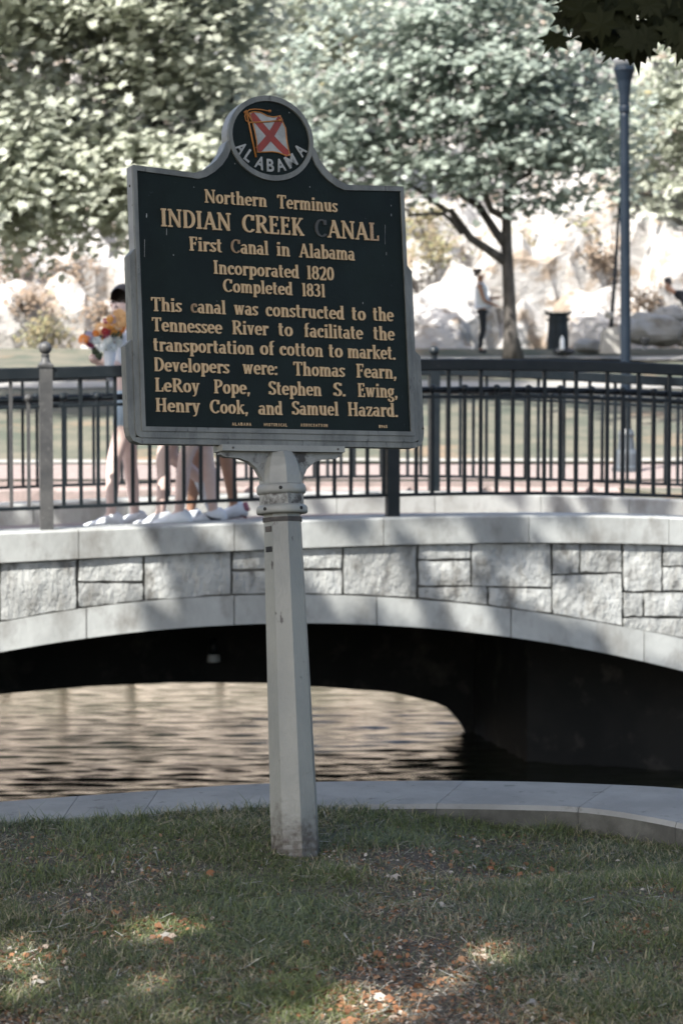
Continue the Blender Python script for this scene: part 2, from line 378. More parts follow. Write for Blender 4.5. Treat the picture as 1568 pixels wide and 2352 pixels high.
edge_y = lambda x: float(np.interp(x, CI[:, 0], CI[:, 1]))
V, F = [], []
NY = 70
for x in xs:
    ye = edge_y(x) + .04
    for j in range(NY):
        t = j / (NY - 1)
        y = ye - (1 - t) ** 2.6 * (ye + 60)
        V.append((x, y, lawn_z(x, y)))
for i in range(len(xs) - 1):
    for j in range(NY - 1):
        a = i * NY + j; F.append((a, a + NY, a + NY + 1, a + 1))
mk('ground', V, F, M['soil'], None, True, 'structure')
# basin under the canal edge
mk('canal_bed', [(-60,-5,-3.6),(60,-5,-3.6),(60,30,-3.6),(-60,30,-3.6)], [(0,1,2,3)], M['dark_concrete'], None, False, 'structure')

# far ground
ys = np.r_[np.linspace(23.9, 45.6, 60), 50, 60, 80, 120, 200, 400]
xs2 = np.r_[-250, -120, -60, np.linspace(-35, 35, 100), 60, 120, 250]
V, F = [], []
for x in xs2:
    for y in ys:
        h = far_z(x, y) if y < 46 else far_z(x, 45.3) + (y - 45.6) * .02
        if 26 < y < 45.5: h += .05 * noise.noise(Vector((x * .4, y * .4, 0)))
        V.append((x, y, h))
n = len(ys)
for i in range(len(xs2) - 1):
    for j in range(n - 1):
        a = i * n + j; F.append((a, a + n, a + n + 1, a + 1))
mk('far_lawn', V, F, M['lawn_far'], None, True, 'structure')

def strip(name, y0, y1, x0, x1, m, dz=.012, curve=0.0):
    V, F = [], []; nx = 60; ny = max(2, int((y1 - y0) / .5) + 2)
    for i in range(nx + 1):
        x = x0 + (x1 - x0) * i / nx; c = curve * (x - 1) ** 2
        for j in range(ny + 1):
            y = y0 + (y1 - y0) * j / ny + c
            V.append((x, y, far_z(x, y) + (.05 * noise.noise(Vector((x * .4, y * .4, 0))) if y > 26 else 0) + dz))
    for i in range(nx):
        for j in range(ny):
            a = i * (ny + 1) + j; F.append((a, a + ny + 1, a + ny + 2, a + 1))
    return mk(name, V, F, m, None, True, 'structure')
strip('brick_path', 23.95, 26.0, -24, 24, M['brick'])
strip('sunlit_grass_strip', 26.05, 26.5, -24, 24, M['pale_path'], .05)  # pale band stands for sunlit grass; brightness is in its colour
strip('gravel_path', 37.2, 38.6, -24, 24, M['pale_path'], .02)
strip('walkway', 42.7, 43.5, -2.6, 24, M['pale_path'], .05, .004)

# side banks beside the canal beyond the bridge
for sx in (-1, 1):
    V = [B(sx * 4.7, -.2, -1.0), B(sx * 60, -.2, -1.6), B(sx * 60, 14, -1.1), B(sx * 4.7, 9.5, -1.0), B(sx * 4.7, -.2, -3.7), B(sx * 60, -.2, -3.7), B(sx * 4.7, 9.5, -3.7)]
    mk('side_bank', V, [(0,1,2,3), (0,4,5,1), (0,3,6,4)], M['lawn_far'], None, False, 'structure')

# water
def build_water():
    xs = np.linspace(-9, 9, 210); ys = np.arange(12.5, 24.4, .017)
    X, Y = np.meshgrid(xs, ys, indexing='ij'); Z = np.zeros_like(X)
    r = np.random.default_rng(3)
    for k in range(30):
        lam = .11 + .36 * r.random() ** 1.6; th = r.normal(0, .17); kx, ky = math.sin(th) * 2 * math.pi / lam, math.cos(th) * 2 * math.pi / lam
        Z += lam * (.0060 if lam < .26 else .0026) * np.sin(kx * X + ky * Y + r.uniform(0, 6.28) + .8 * np.sin(.5 * X + r.uniform(0, 6)))
    Z += ZW
    nx, ny = X.shape; V = np.stack([X, Y, Z], -1).reshape(-1, 3)
    idx = np.arange(nx * ny).reshape(nx, ny)
    q = np.stack([idx[:-1, :-1], idx[1:, :-1], idx[1:, 1:], idx[:-1, 1:]], -1).reshape(-1, 4)
    me = bpy.data.meshes.new('water'); me.vertices.add(len(V)); me.vertices.foreach_set('co', V.reshape(-1).astype(np.float32))
    me.loops.add(q.size); me.loops.foreach_set('vertex_index', q.reshape(-1).astype(np.int32))
    me.polygons.add(len(q)); me.polygons.foreach_set('loop_start', np.arange(0, q.size, 4, dtype=np.int32)); me.polygons.foreach_set('loop_total', np.full(len(q), 4, dtype=np.int32))
    me.update(calc_edges=True); me.polygons.foreach_set('use_smooth', [True] * len(q))
    m = mat('canal_water', (.022,.024,.016), rough=.05, spec=.5, bump=.55, bscale=20, stretch=(.2, 1, 1), bdist=.008)
    m.node_tree.nodes['Principled BSDF'].inputs['IOR'].default_value = 1.40
    me.materials.append(m); o = link('water', me); o['kind'] = 'structure'
    mk('water', [(-60,-5,ZW),(60,-5,ZW),(60,12.5,ZW),(-60,12.5,ZW)], [(0,1,2,3)], m, None, False, 'structure')
build_water()

# rocky hill
def hill():
    nx, ny = 230, 150; V = []
    for i in range(nx):
        x = -30 + 60 * i / (nx - 1)
        for j in range(ny):
            t = j / (ny - 1); y = 45.4 + 33 * t ** 1.25
            z = far_z(x, y)
            k = min(1, (y - 45.4) / 1.5)
            p = Vector((x * .55, y * .55, 0))
            d, pts = noise.voronoi(p + .25 * Vector(noise.noise_vector(p * 1.6)))
            c = noise.cell(pts[0] * 7.3)
            step = (c - .35) * 1.0 - .9 * max(0, .22 - (d[1] - d[0])) * 3
            p2 = Vector((x * 1.1, y * 1.1, 4)); d2, _ = noise.voronoi(p2)
            z += k * (step + 1.0 * noise.noise(Vector((x * .15, y * .15, 2))) + .28 * noise.cell(_[0] * 5) - .3 * max(0, .15 - (d2[1] - d2[0])))
            V.append((x, y - .35 * k * step, z - .1))
    F = []
    for i in range(nx - 1):
        for j in range(ny - 1):
            a = i * ny + j; F.append((a, a + ny, a + ny + 1, a + 1))
    mk('rocky_hill', V, F, M['rock'], None, False, 'structure')
    V = [(-250,78,22),(250,78,22),(250,400,40),(-250,400,40)]
    mk('hilltop', V, [(0,1,2,3)], M['lawn_far'], None, False, 'structure')
hill()

# ================================================================== CANAL EDGE KERB
curb = thing('canal_curb', 'curved pale concrete coping between the lawn and the water', 'kerb', (0, 7.5, ZC))
def curb_seg(name, i0, i1, gap0, gap1):
    ti = np.linspace(i0 + gap0, i1 - gap1, max(4, int((i1 - i0) * 1.2)))
    f = lambda A, t: Vector([float(np.interp(t, range(len(A)), A[:, k])) for k in range(3)])
    V, F = [], []
    for t in ti:
        a, b = f(CI, t), f(CO, t); w = (b - a).normalized()
        sec = [a + Vector((0,0,-.30)), a + Vector((0,0,-.015)), a + w * .015, b - w * .012, b + Vector((0,0,-.012)), b + Vector((0,0,-.20)), b - w * .12 + Vector((0,0,-.22))]
        V += sec
    n = 7
    for i in range(len(ti) - 1):
        for k in range(n):
            j = (k + 1) % n; F.append((i*n + k, i*n + j, (i+1)*n + j, (i+1)*n + k))
    F.append(tuple(range(n))[::-1]); F.append(tuple((len(ti)-1)*n + k for k in range(n)))
    o = mk(name, V, F, M['curb'], curb); o.data.materials.append(M['curb_face'])
    for i in range(len(ti) - 1): o.data.polygons[i * n].material_index = 1
    return o
def idx_near(A, px):   # index on the resampled inner edge that shows at this picture column
    best = min(range(len(A)), key=lambda i: abs(784 + FPX * A[i, 0] / A[i, 1] - px)); return best
js = [0, idx_near(CI, 130), idx_near(CI, 330), idx_near(CI, 625), idx_near(CI, 1003), idx_near(CI, 1326), idx_near(CI, 1566), len(CI) - 1]
for k in range(len(js) - 1):
    curb_seg('slab', js[k], js[k+1], .0, .05)
# canal wall under the kerb
V, F = [], []
for i in range(len(CO)):
    a, b = Vector(CI[i]), Vector(CO[i]); w = (b - a).normalized(); q = b - w * .10
    V += [(q.x, q.y, ZC - .18), (q.x, q.y, -3.6)]
for i in range(len(CO) - 1): F.append((2*i, 2*i+2, 2*i+3, 2*i+1))
mk('canal_wall', V, F, M['dark_concrete'], curb)

# bank wall beyond the bridge, of rough pale stones
bank = thing('bank_wall', 'rough tan stone retaining wall holding the path beyond the bridge', 'wall', (0, 23.7, -2))
mk('backing', [(-30,23.75,-3.6),(30,23.75,-3.6),(30,23.75,-.94),(-30,23.75,-.94),(30,23.95,-.94),(-30,23.95,-.94)], [(0,1,2,3),(3,2,4,5)], M['brick'], bank)
random.seed(5)
z = -3.1
for r_, hgt in enumerate((.58, .52, .53, .50)):
    x = -9.0 + random.uniform(-.5, 0)
    while x < 9:
        w = random.uniform(.55, 1.3); d = random.uniform(.06, .16); g = .02; e = .05
        V = [(x+g,23.74,z+g),(x+w-g,23.74,z+g),(x+w-g,23.74,z+hgt-g),(x+g,23.74,z+hgt-g),
             (x+g+e,23.74-d,z+g+e),(x+w-g-e,23.74-d*.8,z+g+e),(x+w-g-e,23.74-d,z+hgt-g-e*.7),(x+g+e,23.74-d*.9,z+hgt-g-e)]
        MB().add(V, [(4,5,6,7),(0,1,5,4),(1,2,6,5),(2,3,7,6),(3,0,4,7)]).obj('stone', M['bank'] if r_ < 3 else M['brick'], bank)
        x += w
    z += hgt

# ================================================================== BRIDGE
bridge = thing('footbridge', 'low arched footbridge faced in pale limestone blocks over the canal', 'bridge', B(0, 1.9, -1.0))
def stone(quad, m, name='stone', rough=.018, gap=.0055, nf=0.0, thick=.10, bevel=.006, g=(7, 5)):
    """quad: four (u,z) corners, counter-clockwise from lower left"""
    q = [Vector((a, b)) for a, b in quad]; c = sum(q, Vector((0, 0))) / 4
    def inset(p, d):
        v = p - c; return Vector((p.x - math.copysign(min(d, abs(v.x)), v.x), p.y - math.copysign(min(d, abs(v.y)), v.y)))
    qi = [inset(p, gap) for p in q]; nx, ny = g; V = []; F = []
    sd = random.uniform(0, 99)
    for i in range(nx + 1):
        for j in range(ny + 1):
            s, t = i / nx, j / ny
            lo = qi[0].lerp(qi[1], s); hi = qi[3].lerp(qi[2], s); p = lo.lerp(hi, t)
            ed = i in (0, nx) or j in (0, ny); q_ = min(i, nx - i, j, ny - j)
            if rough > 0 and ed: p += Vector((random.uniform(-.005, .005), random.uniform(-.005, .005)))
            nn = nf + (random.uniform(-.002, .002) if ed else -rough * (0.5 + noise.noise(Vector((p.x * 4, p.y * 4, sd)))) * min(1, .5 * q_))
            V.append(B(p.x, nn, p.y))
    for i in range(nx):
        for j in range(ny):
            a = i * (ny + 1) + j; F.append((a, a + ny + 1, a + ny + 2, a + 1))
    ring = [i * (ny + 1) for i in range(nx + 1)] + [nx * (ny + 1) + j for j in range(1, ny + 1)] + [i * (ny + 1) + ny for i in range(nx - 1, -1, -1)] + [j for j in range(ny - 1, 0, -1)]
    base = len(V)
    V += [V[k].copy() for k in ring]; first = base; base = len(V)      # sharp arris
    for k in ring:
        s_, t_ = divmod(k, ny + 1); lo = qi[0].lerp(qi[1], s_ / nx); hi = qi[3].lerp(qi[2], s_ / nx); p = lo.lerp(hi, t_ / ny)
        V.append(B(p.x, nf + thick, p.y))
    L = len(ring)
    for k in range(L): F.append((first + k, base + k, base + (k + 1) % L, first + (k + 1) % L))
    return mk(name, V, F, m, bridge, True)
random.seed(11)
D2 = lambda x, y: front(x, y)
def zq(x0, x1, y0, y1, y2=None, y3=None):
    """stone from picture columns x0..x1: y0,y1 top at both ends; y2,y3 bottom at both ends"""
    return [D2(x0, y2), D2(x1, y3), D2(x1, y1), D2(x0, y0)]
def zy(f, x): # picture row of a profile at column x
    lo, hi = 1100, 1700
    for _ in range(40):
        mid = (lo + hi) / 2; u, z = front(x, mid)
        if z > f(u): lo = mid
        else: hi = mid
    return lo
cop = lambda x: zy(z_cop, x); rng_ = lambda x: zy(z_ring, x)
stones = [
 (0,176,cop,cop,rng_,rng_),(179,329,cop,cop,1336,1336),(179,329,1339,1339,rng_,rng_),(331,530,cop,cop,rng_,rng_),
 (533,655,cop,cop,1309,1308),(533,655,1312,1311,rng_,rng_),(658,786,cop,cop,1308,1306),(658,786,1311,1309,rng_,rng_),
 (788,957,cop,cop,rng_,rng_),(960,1081,cop,cop,1286,1284),(960,1081,1288,1287,1346,1345),(1083,1265,cop,cop,1346,1350),
 (960,1119,1348,1347,rng_,rng_),(1122,1266,1349,1352,rng_,rng_),(1268,1330,cop,cop,1319,1319),(1332,1428,cop,cop,1315,1315),
 (1268,1428,1321,1317,rng_,rng_),(1431,1520,cop,cop,1358,1358),(1522,1640,cop,cop,1300,1300),(1522,1640,1302,1302,1358,1358),
 (1431,1477,1361,1361,1416,1416),(1479,1640,1361,1361,1416,1418),(1431,1640,1419,1421,rng_,rng_),
 (-170,-3,cop,cop,1345,1340),(-170,-3,1349,1344,rng_,rng_),(-330,-173,cop,cop,rng_,rng_),(-480,-333,cop,cop,1380,1375),(-480,-333,1385,1380,rng_,rng_),(-640,-483,cop,cop,rng_,rng_),
 (1643,1790,cop,cop,1360,1362),(1643,1790,1364,1366,rng_,rng_),(1793,1990,cop,cop,1400,1402),(1793,1990,1405,1407,rng_,rng_)]
for x0, x1, a, b, c, d in stones:
    g = lambda v, x: v(x) if callable(v) else v
    stone(zq(x0, x1, g(a, x0), g(b, x1), g(c, x0), g(d, x1)), M['stone'], rough=.009)
# arch ring
rj = [-640,-420,-200,0 - 12,198,537,864,1172,1478,1760,1990]
for a, b in zip(rj[:-1], rj[1:]):
    n = 6
    ua0, ub0 = front(a, rng_(a))[0], front(b, rng_(b))[0]
    V, F = [], []
    g = .004
    for i in range(n + 1):
        u = ua0 + g + (ub0 - ua0 - 2 * g) * i / n; zt, zb = z_ring(u) - .008, z_arch(u)
        zb = max(zb, -3.2); zt = max(zt, zb + .1)
        V += [B(u, -.012, zb), B(u, -.012, zt), B(u, .12, zt), B(u, .35, zb + .02)]
    for i in range(n):
        for k in range(4):
            j = (k + 1) % 4; F.append((4*i + k, 4*i + 4 + k, 4*i + 4 + j, 4*i + j))
    F += [(0,1,2,3), tuple(4*n + k for k in (3,2,1,0))]
    mk('arch_stone', V, F, M['smooth_stone'], bridge)
# coping stones, front and rear
def coping(n0, n1, joints, dz=0.0, h=None):
    for a, b in zip(joints[:-1], joints[1:]):
        V, F = [], []; n = 5; g = .003
        for i in range(n + 1):
            u = a + g + (b - a - 2 * g) * i / n; zt = z_top(u) + dz; zb = (z_cop(u) if h is None else zt - h) + .006
            V += [B(u, n0, zb), B(u, n0, zt - .012), B(u, n0 + .012, zt), B(u, n1, zt), B(u, n1, zb)]
        for i in range(n):
            for k in range(5):
                j = (k + 1) % 5; F.append((5*i + k, 5*i + 5 + k, 5*i + 5 + j, 5*i + j))
        F += [(0,1,2,3,4), tuple(5*n + k for k in (4,3,2,1,0))]
        mk('coping_stone', V, F, M['smooth_stone'], bridge)
cu = lambda x: front(x, 1200)[0]
coping(-.035, .38, [cu(x) for x in (-640,-420,-160,179,536,878,1211,1532,1780,1990)])
coping(BW - .38, BW + .035, [cu(x) for x in (-640,-400,-100,160,420,700,1000,1270,1560,1800,1990)], .02, .24)
# body
V, F = [], []
us = np.linspace(U0, U1, 70)
for u in us:
    zb = max(z_arch(u), -3.3)
    V += [B(u, .034, zb + .03), B(u, .034, z_top(u) - .03), B(u, BW - .02, zb + .03), B(u, BW - .02, z_top(u) - .03)]
for i in range(len(us) - 1):
    a = 4 * i
    F += [(a, a+4, a+5, a+1), (a+2, a+3, a+7, a+6)]
mk('spandrel_wall', V, F, M['mortar'], bridge)
V, F = [], []
for u in us: V += [B(u, .37, z_top(u) - .03), B(u, BW * .6, z_top(u) - .10), B(u, BW - .36, z_top(u) - .16)]
for i in range(len(us) - 1):
    a = 3 * i; F += [(a, a+3, a+4, a+1), (a+1, a+4, a+5, a+2)]
mk('deck', V, F, M['deck'], bridge)
V, F = [], []
for u in us:
    zb = max(z_arch(u), -3.3); V += [B(u, .09, zb + .012), B(u, BW - .03, zb + .012)]
for i in range(len(us) - 1):
    a = 2 * i; F.append((a, a+1, a+3, a+2))
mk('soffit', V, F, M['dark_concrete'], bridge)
# inner rear wall with its low flat opening to the basin beyond
def z_open(px):
    return np.interp(px, [-2000,-400,0,200,400,600,700,900,1000,1040,1075,1090], [1720,1655,1595,1577,1568,1569,1576,1590,1614,1632,1685,1720])
V, F = [], []; NB = BW - .25
pxs = list(np.linspace(-700, 1090, 60)) 
for x in pxs:
    u, z = front(x, float(z_open(x)), NB); V += [(u, z), (u, max(z_arch(u), -3.3) + .02)]
VV = [];
for nn in (NB, NB + .07):
    VV += [B(u, nn, z) for u, z in V]
m_ = len(V)
for i in range(len(pxs) - 1):
    a = 2 * i
    F += [(a, a+2, a+3, a+1), (m_+a, m_+a+1, m_+a+3, m_+a+2), (a, m_+a, m_+a+2, a+2)]
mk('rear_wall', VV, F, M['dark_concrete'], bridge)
ur = front(1088, 1600, NB)[0]
MB().hexa([B(ur, NB - 1.6, -3.6), B(U1, .3, -3.6), B(U1, BW - .05, -3.6), B(ur, BW - .05, -3.6), B(ur, NB - 1.6, -1.2), B(U1, .3, -1.2), B(U1, BW - .05, -1.2), B(ur, BW - .05, -1.2)]).obj('abutment', M['dark_concrete'], bridge)
MB().hexa([B(-4.6, .3, -3.6), B(-4.0, .3, -3.6), B(-4.0, BW - .05, -3.6), B(-4.6, BW - .05, -3.6), B(-4.6, .3, -1.2), B(-4.0, .3, -1.2), B(-4.0, BW - .05, -1.2), B(-4.6, BW - .05, -1.2)]).obj('abutment', M['dark_concrete'], bridge)
# two little spouts hanging under the arch
for px, py, lab in ((490, 1500, 'left drain pipe'), (1236, 1530, 'right drain pipe')):
    u, z = front(px, py, NB - .25)
    q = B(u, NB - .25, z)
    f_ = MB().lathe([(.028, .13), (.050, -.01)], 10, q).obj('hanging_cone', M['iron'], bridge, True)
    MB().lathe([(.050, -.012), (.058, -.075), (.045, -.078)], 10, q).obj('shade', M['white_cloth'], f_, True)  # reflected light on the spout end put into its white colour

# ------------------------------------------------------------------ railings
picket_me = {}
def railing(label, n, posts, u0, u1, group):
    r = thing('railing', label, 'railing', B(0, n, z_top(0)), group)
    org = r.location.copy()
    ang = math.atan2(BA[1], BA[0])
    def follow(name, dz0, dz1, hw, off=0.0, round_=False):
        V, F = [], []; us = np.linspace(u0, u1, 46); mb = MB()
        if round_:
            mb.tube([B(u, n + off, z_top(u) + (dz0 + dz1) / 2) for u in us], (dz1 - dz0) / 2, 10); return mb.obj(name, M['iron'], r, True)
        for u in us:
            z0, z1 = z_top(u) + dz0, z_top(u) + dz1; c = min(.008, hw * .3)
            V += [B(u, n + off - hw, z0 + c), B(u, n + off - hw, z1 - c), B(u, n + off - hw + c, z1), B(u, n + off + hw - c, z1), B(u, n + off + hw, z1 - c), B(u, n + off + hw, z0 + c), B(u, n + off + hw - c, z0), B(u, n + off - hw + c, z0)]
        for i in range(len(us) - 1):
            for k in range(8): F.append((8*i + k, 8*i + 8 + k, 8*i + 8 + (k+1) % 8, 8*i + (k+1) % 8))
        return mk(name, V, F, M['iron'], r)
    follow('top_rail', 1.045, 1.13, .035); follow('bottom_rail', .14, .165, .014)
    follow('flat_rail', .845, .868, .012); follow('handrail_pipe', .885, .93, 0, .06, True)
    if 'tall' not in picket_me:
        picket_me['tall'] = MB().box((-.0125, -.0125, .15), (.0125, .0125, 1.06)).me('picket', M['iron'])
        b = MB().box((-.0125, -.0125, .15), (.0125, .0125, .875)); b.lathe([(.012, .868), (.012, .885), (.018, .888), (.010, .895)], 8)
        b.ball((0, 0, .918), .029, 10, 6); picket_me['short'] = b.me('picket', M['iron'], False)
        p = MB(); w = .045
        p.lathe([(w * 1.414, 0), (w * 1.414, 1.13)], 4, a0=math.pi / 4)
        p.lathe([(.062 * 1.2, 1.13), (.062 * 1.2, 1.145), (.05, 1.15)], 4, a0=math.pi / 4)
        p.lathe([(.048, 1.150), (.036, 1.163), (.028, 1.19), (.026, 1.205), (.034, 1.212), (.026, 1.22)], 14)
        p.ball((0, 0, 1.262), .046, 16, 10); picket_me['post'] = p.me('post', M['iron'])
    for u in posts:
        o = link('post', picket_me['post'], r, B(u, n, z_top(u)) - org); o.rotation_euler.z = ang
        if n < 1 and u < posts[0] + .05: o.material_slots[0].link = 'OBJECT'; o.material_slots[0].material = M['sunlit_worn_iron']; o['label'] = 'worn grey post, sunlight painted in' 
    sp_ = .1205; k = 0; u = u0
    base = posts[0]
    k0 = int((u0 - base) / sp_)
    for k in range(k0, int((u1 - base) / sp_) + 1):
        u = base + k * sp_
        if min(abs(u - p) for p in posts) < .06: continue
        o = link('picket', picket_me['tall' if k % 2 == 0 else 'short'], r, B(u, n, z_top(u)) - org); o.rotation_euler.z = ang
        if n < 1 and u < posts[0] + .02: o.material_slots[0].link = 'OBJECT'; o.material_slots[0].material = M['sunlit_worn_iron']
    return r
nf = .13
uL = front(107, 1200, nf)[0]; uM = front(901, 1180, nf)[0]
railing('front railing of the footbridge with its ball-topped post left of the sign', nf, [uL, uM, uL - 2.4, uM + 2.4], -4.6, 4.6, 'railings of the footbridge')
uR = front(996, 1140, BW - .15)[0]
railing('rear railing of the footbridge, behind the walking people', BW - .15, [uR, uR - 2.4, uR + 2.4, uR - 4.8], -4.6, 4.6, 'railings of the footbridge')

# ================================================================== HISTORICAL MARKER
r1 = Vector((0.88543519, 0.46413197, -0.02420826)).normalized(); r2 = Vector((-0.04054894, 0.13177425, 0.99045006)).normalized()
r2 = (r2 - r1 * r2.dot(r1) * .5).normalized(); r1 = (r1 - r2 * r1.dot(r2)).normalized(); rn = r2.cross(r1)   # rn points away from the reader
VB = -1.725
tc_ = Vector((-0.21411982, 6.94435353, 0.28544791))
base = tc_ + r2 * VB
marker = thing('historical_marker', 'dark green historical marker with gold lettering on a pale leaning post', 'sign', base)
marker.matrix_world = Matrix(((r1.x, rn.x, r2.x, base.x), (r1.y, rn.y, r2.y, base.y), (r1.z, rn.z, r2.z, base.z), (0, 0, 0, 1)))
def mpart(name, V, F, m, parent=marker, smooth=False):
    return link(name, mesh(name, V, F, m, smooth), parent)
def S(u, v, d=0.0): return Vector((u, d, v - VB))       # d negative = towards the reader
def fill(loops, d_front, d_back, name, m, parent=marker, bev=0.0):
    """extruded plate from an outer loop (and holes) of (u,v) points"""
    bm = bmesh.new(); es = []
    for lp in loops:
        vs = [bm.verts.new(S(u, v, d_front)) for u, v in lp]
        es += [bm.edges.new((vs[i], vs[(i + 1) % len(vs)])) for i in range(len(vs))]
    res = bmesh.ops.triangle_fill(bm, use_beauty=True, use_dissolve=False, edges=es)
    fs = [f for f in res['geom'] if isinstance(f, bmesh.types.BMFace)]
    ex = bmesh.ops.extrude_face_region(bm, geom=fs)
    vs = [g for g in ex['geom'] if isinstance(g, bmesh.types.BMVert)]
    for v in vs: v.co.y = d_back
    bmesh.ops.recalc_face_normals(bm, faces=bm.faces)
    me = bpy.data.meshes.new(name); bm.to_mesh(me); bm.free(); me.materials.append(m)
    return link(name, me, parent)
def sym(right):   # right half from the top centre to the bottom centre -> closed loop
    return right + [(-u, v) for u, v in reversed(right) if abs(u) > 1e-6]
def crest(rx, ry, cv, a0, n=10):
    return [(rx * math.sin(a), cv + ry * math.cos(a)) for a in np.linspace(0, a0, n)]
def shoulder(off):
    o = off
    pts = [(.158, .510), (.170, .482), (.190, .455), (.216, .432), (.245, .414), (.272, .405)]
    return [(u - o * .75, v - o * .9) for u, v in pts]
RX, RY, CV = .150, .138, .537
top_out = crest(RX, RY, CV, math.radians(97), 14)
T0, T1 = -.027, .027
inner_bottom = -.3974
tier1 = sym(top_out + shoulder(0) + [(.478, .415), (.478, -.411)] + [(0, -.411)])
tier2 = sym([(0, .13)] + [(.478, .155), (.497, .133), (.497, -.410), (.493, -.424), (.480, -.431), (0, -.431)])
tier3 = sym([(0, -.14)] + [(.496, -.127), (.519, -.148), (.519, -.400), (.514, -.425), (.503, -.441), (.480, -.4495), (0, -.4495)])
open_ = sym(crest(RX - .013, RY - .013, CV, math.radians(97), 14) + shoulder(.020) + [(.465, .398), (.465, inner_bottom), (0, inner_bottom)])
f1 = fill([tier1, open_], T0, T0 + .012, 'frame', M['frame_paint'])
fill([tier1], T0 + .012, T1, 'plate', M['edge_paint'])
pl = fill([open_], T0 + .006, T0 + .0125, 'panel', M['panel_blue'])
def ushape(right, iu, iv):     # the step wraps both sides and the foot of the plate, open in the middle
    top = right[0][1]
    left = [(-u, v) for u, v in reversed(right) if abs(u) > 1e-6]
    return right + left + [(-iu, top), (-iu, iv), (iu, iv), (iu, top)]
fill([ushape([(.478, .155), (.497, .133), (.497, -.410), (.493, -.424), (.480, -.431), (0, -.431)], .4765, -.4095)], T0 + .005, T1 - .003, 'side_step', M['frame_paint'])
fill([ushape([(.496, -.127), (.519, -.148), (.519, -.400), (.514, -.425), (.503, -.441), (.480, -.4495), (0, -.4495)], .4955, -.4300)], T0 + .010, T1 - .006, 'outer_step', M['frame_paint'])
# seal ring
ring_o = [(RX * math.sin(a), CV + RY * math.cos(a)) for a in np.linspace(0, 2 * math.pi, 49)[:-1]]
ring_i = [(.1365 * math.sin(a), CV + .1205 * math.cos(a)) for a in np.linspace(0, 2 * math.pi, 49)[:-1]]
fill([ring_o, ring_i], T0 - .002, T0 + .010, 'seal_ring', M['frame_paint'])
# bracket under the panel
fill([[(-.215,-.4497),(.215,-.4497),(.215,-.469),(-.215,-.469)]], -.034, .034, 'bracket', M['sign_paint'])
web = [(-.210,-.4692),(.210,-.4692),(.213,-.478),(.195,-.487),(.150,-.489),(.115,-.500),(.088,-.522),(.070,-.555),(.052,-.60),(-.052,-.60),(-.070,-.555),(-.088,-.522),(-.115,-.500),(-.150,-.489),(-.195,-.487),(-.213,-.478)]
fill([web], -.012, .012, 'gusset', M['grimy_paint'])
# post
def oct_(prof_, m, name, seg=8, smooth=False):
    mb = MB(); mb.lathe([(r, v - VB) for r, v in prof_], seg, a0=math.radians(-90 - 27.7 + 17)); return mpart(name, mb.v, mb.f, m, smooth=smooth)
# rippled cast post: slightly uneven rings near the foot
pr = [(.080, -1.95), (.0775, -1.74)]
for i in range(12):
    v = -1.72 + i * .012; pr.append((.0768 + (.0007 if i % 2 else -.0005) * (1 - i / 12), v))
pr += [(.0745, -1.5), (.0700, -1.2), (.0655, -.95), (.0615, -.70), (.0605, -.655)]
oct_(pr, M['post_paint'], 'post_shaft')
oct_([(.0605,-.690),(.0645,-.690),(.0645,-.676),(.0605,-.676)], M['strap'], 'strap')
oct_([(.0665,-.655),(.0725,-.640),(.0715,-.598),(.0665,-.596)], M['grimy_paint'], 'collar_neck', 8)
oct_([(.066,-.575),(.0715,-.570),(.0700,-.545),(.0650,-.515),(.0555,-.488),(.0430,-.470),(.0270,-.461),(.012,-.458)], M['sign_paint'], 'dome_cap', 8)
oct_([(.064,-.665),(.079,-.664),(.0815,-.658),(.0805,-.645),(.077,-.640),(.070,-.636)], M['sign_paint'], 'flange', 24, True)
oct_([(.066,-.604),(.0755,-.601),(.0785,-.593),(.0775,-.579),(.0735,-.572),(.066,-.570)], M['sign_paint'], 'collar_ring', 24, True)
for a, v in ((-.48, -.587), (-1.18, -.651), (.38, -.651)):
    rr = .0812 if v < -.6 else .0783
    p = Vector((rr * math.sin(a), -rr * math.cos(a), v - VB))
    ax = Vector((math.sin(a), -math.cos(a), 0)).to_track_quat('Z', 'Y').to_matrix()
    mb = MB(); mb.lathe([(.0058, -.004), (.0058, .0012), (.003, .0013)], 10, p, ax=ax); mpart('bolt_hole', mb.v, mb.f, M['black'])
# sticker remnants on the post, strap end, screws on the sign edge
def on_post(u, v, w, h, m, name, rad):
    ang = math.radians(-90 - 27.7 - 50.5) # the narrow left facet
    a = Vector((math.cos(ang - .393), math.sin(ang - .393), 0)) * rad; b = Vector((math.cos(ang + .393), math.sin(ang + .393), 0)) * rad
    nrm = Vector((math.cos(ang), math.sin(ang), 0)) * .0015
    p0 = a.lerp(b, u) + nrm; p1 = a.lerp(b, u + w) + nrm; z0 = v - VB
    mpart(name, [p0 + Vector((0,0,z0)), p1 + Vector((0,0,z0)), p1 + Vector((0,0,z0+h)), p0 + Vector((0,0,z0+h)), p0 - nrm + Vector((0,0,z0)), p1 - nrm + Vector((0,0,z0)), p1 - nrm + Vector((0,0,z0+h)), p0 - nrm + Vector((0,0,z0+h))],
          [(0,1,2,3),(0,4,5,1),(1,5,6,2),(2,6,7,3),(3,7,4,0)], m)
on_post(.22, -.722, .62, .018, M['strap'], 'sticker', .0625)
on_post(.22, -.785, .62, .017, M['black'], 'sticker', .0638)
for u, v in ((-.4, -.455),): pass
for (u, v, d) in ((-.178, -.4597, -.0345), (.515, -.385, -.0185), (.30, -.4597, -.0345)):
    mb = MB(); mb.lathe([(.0035, -.001), (.0035, .0015), (.001, .002)], 8, S(u if abs(u) < .21 else (u if u > .4 else .19), v, d), ax=Matrix.Rotation(math.pi / 2, 3, 'X')); mpart('screw', mb.v, mb.f, M['strap'])
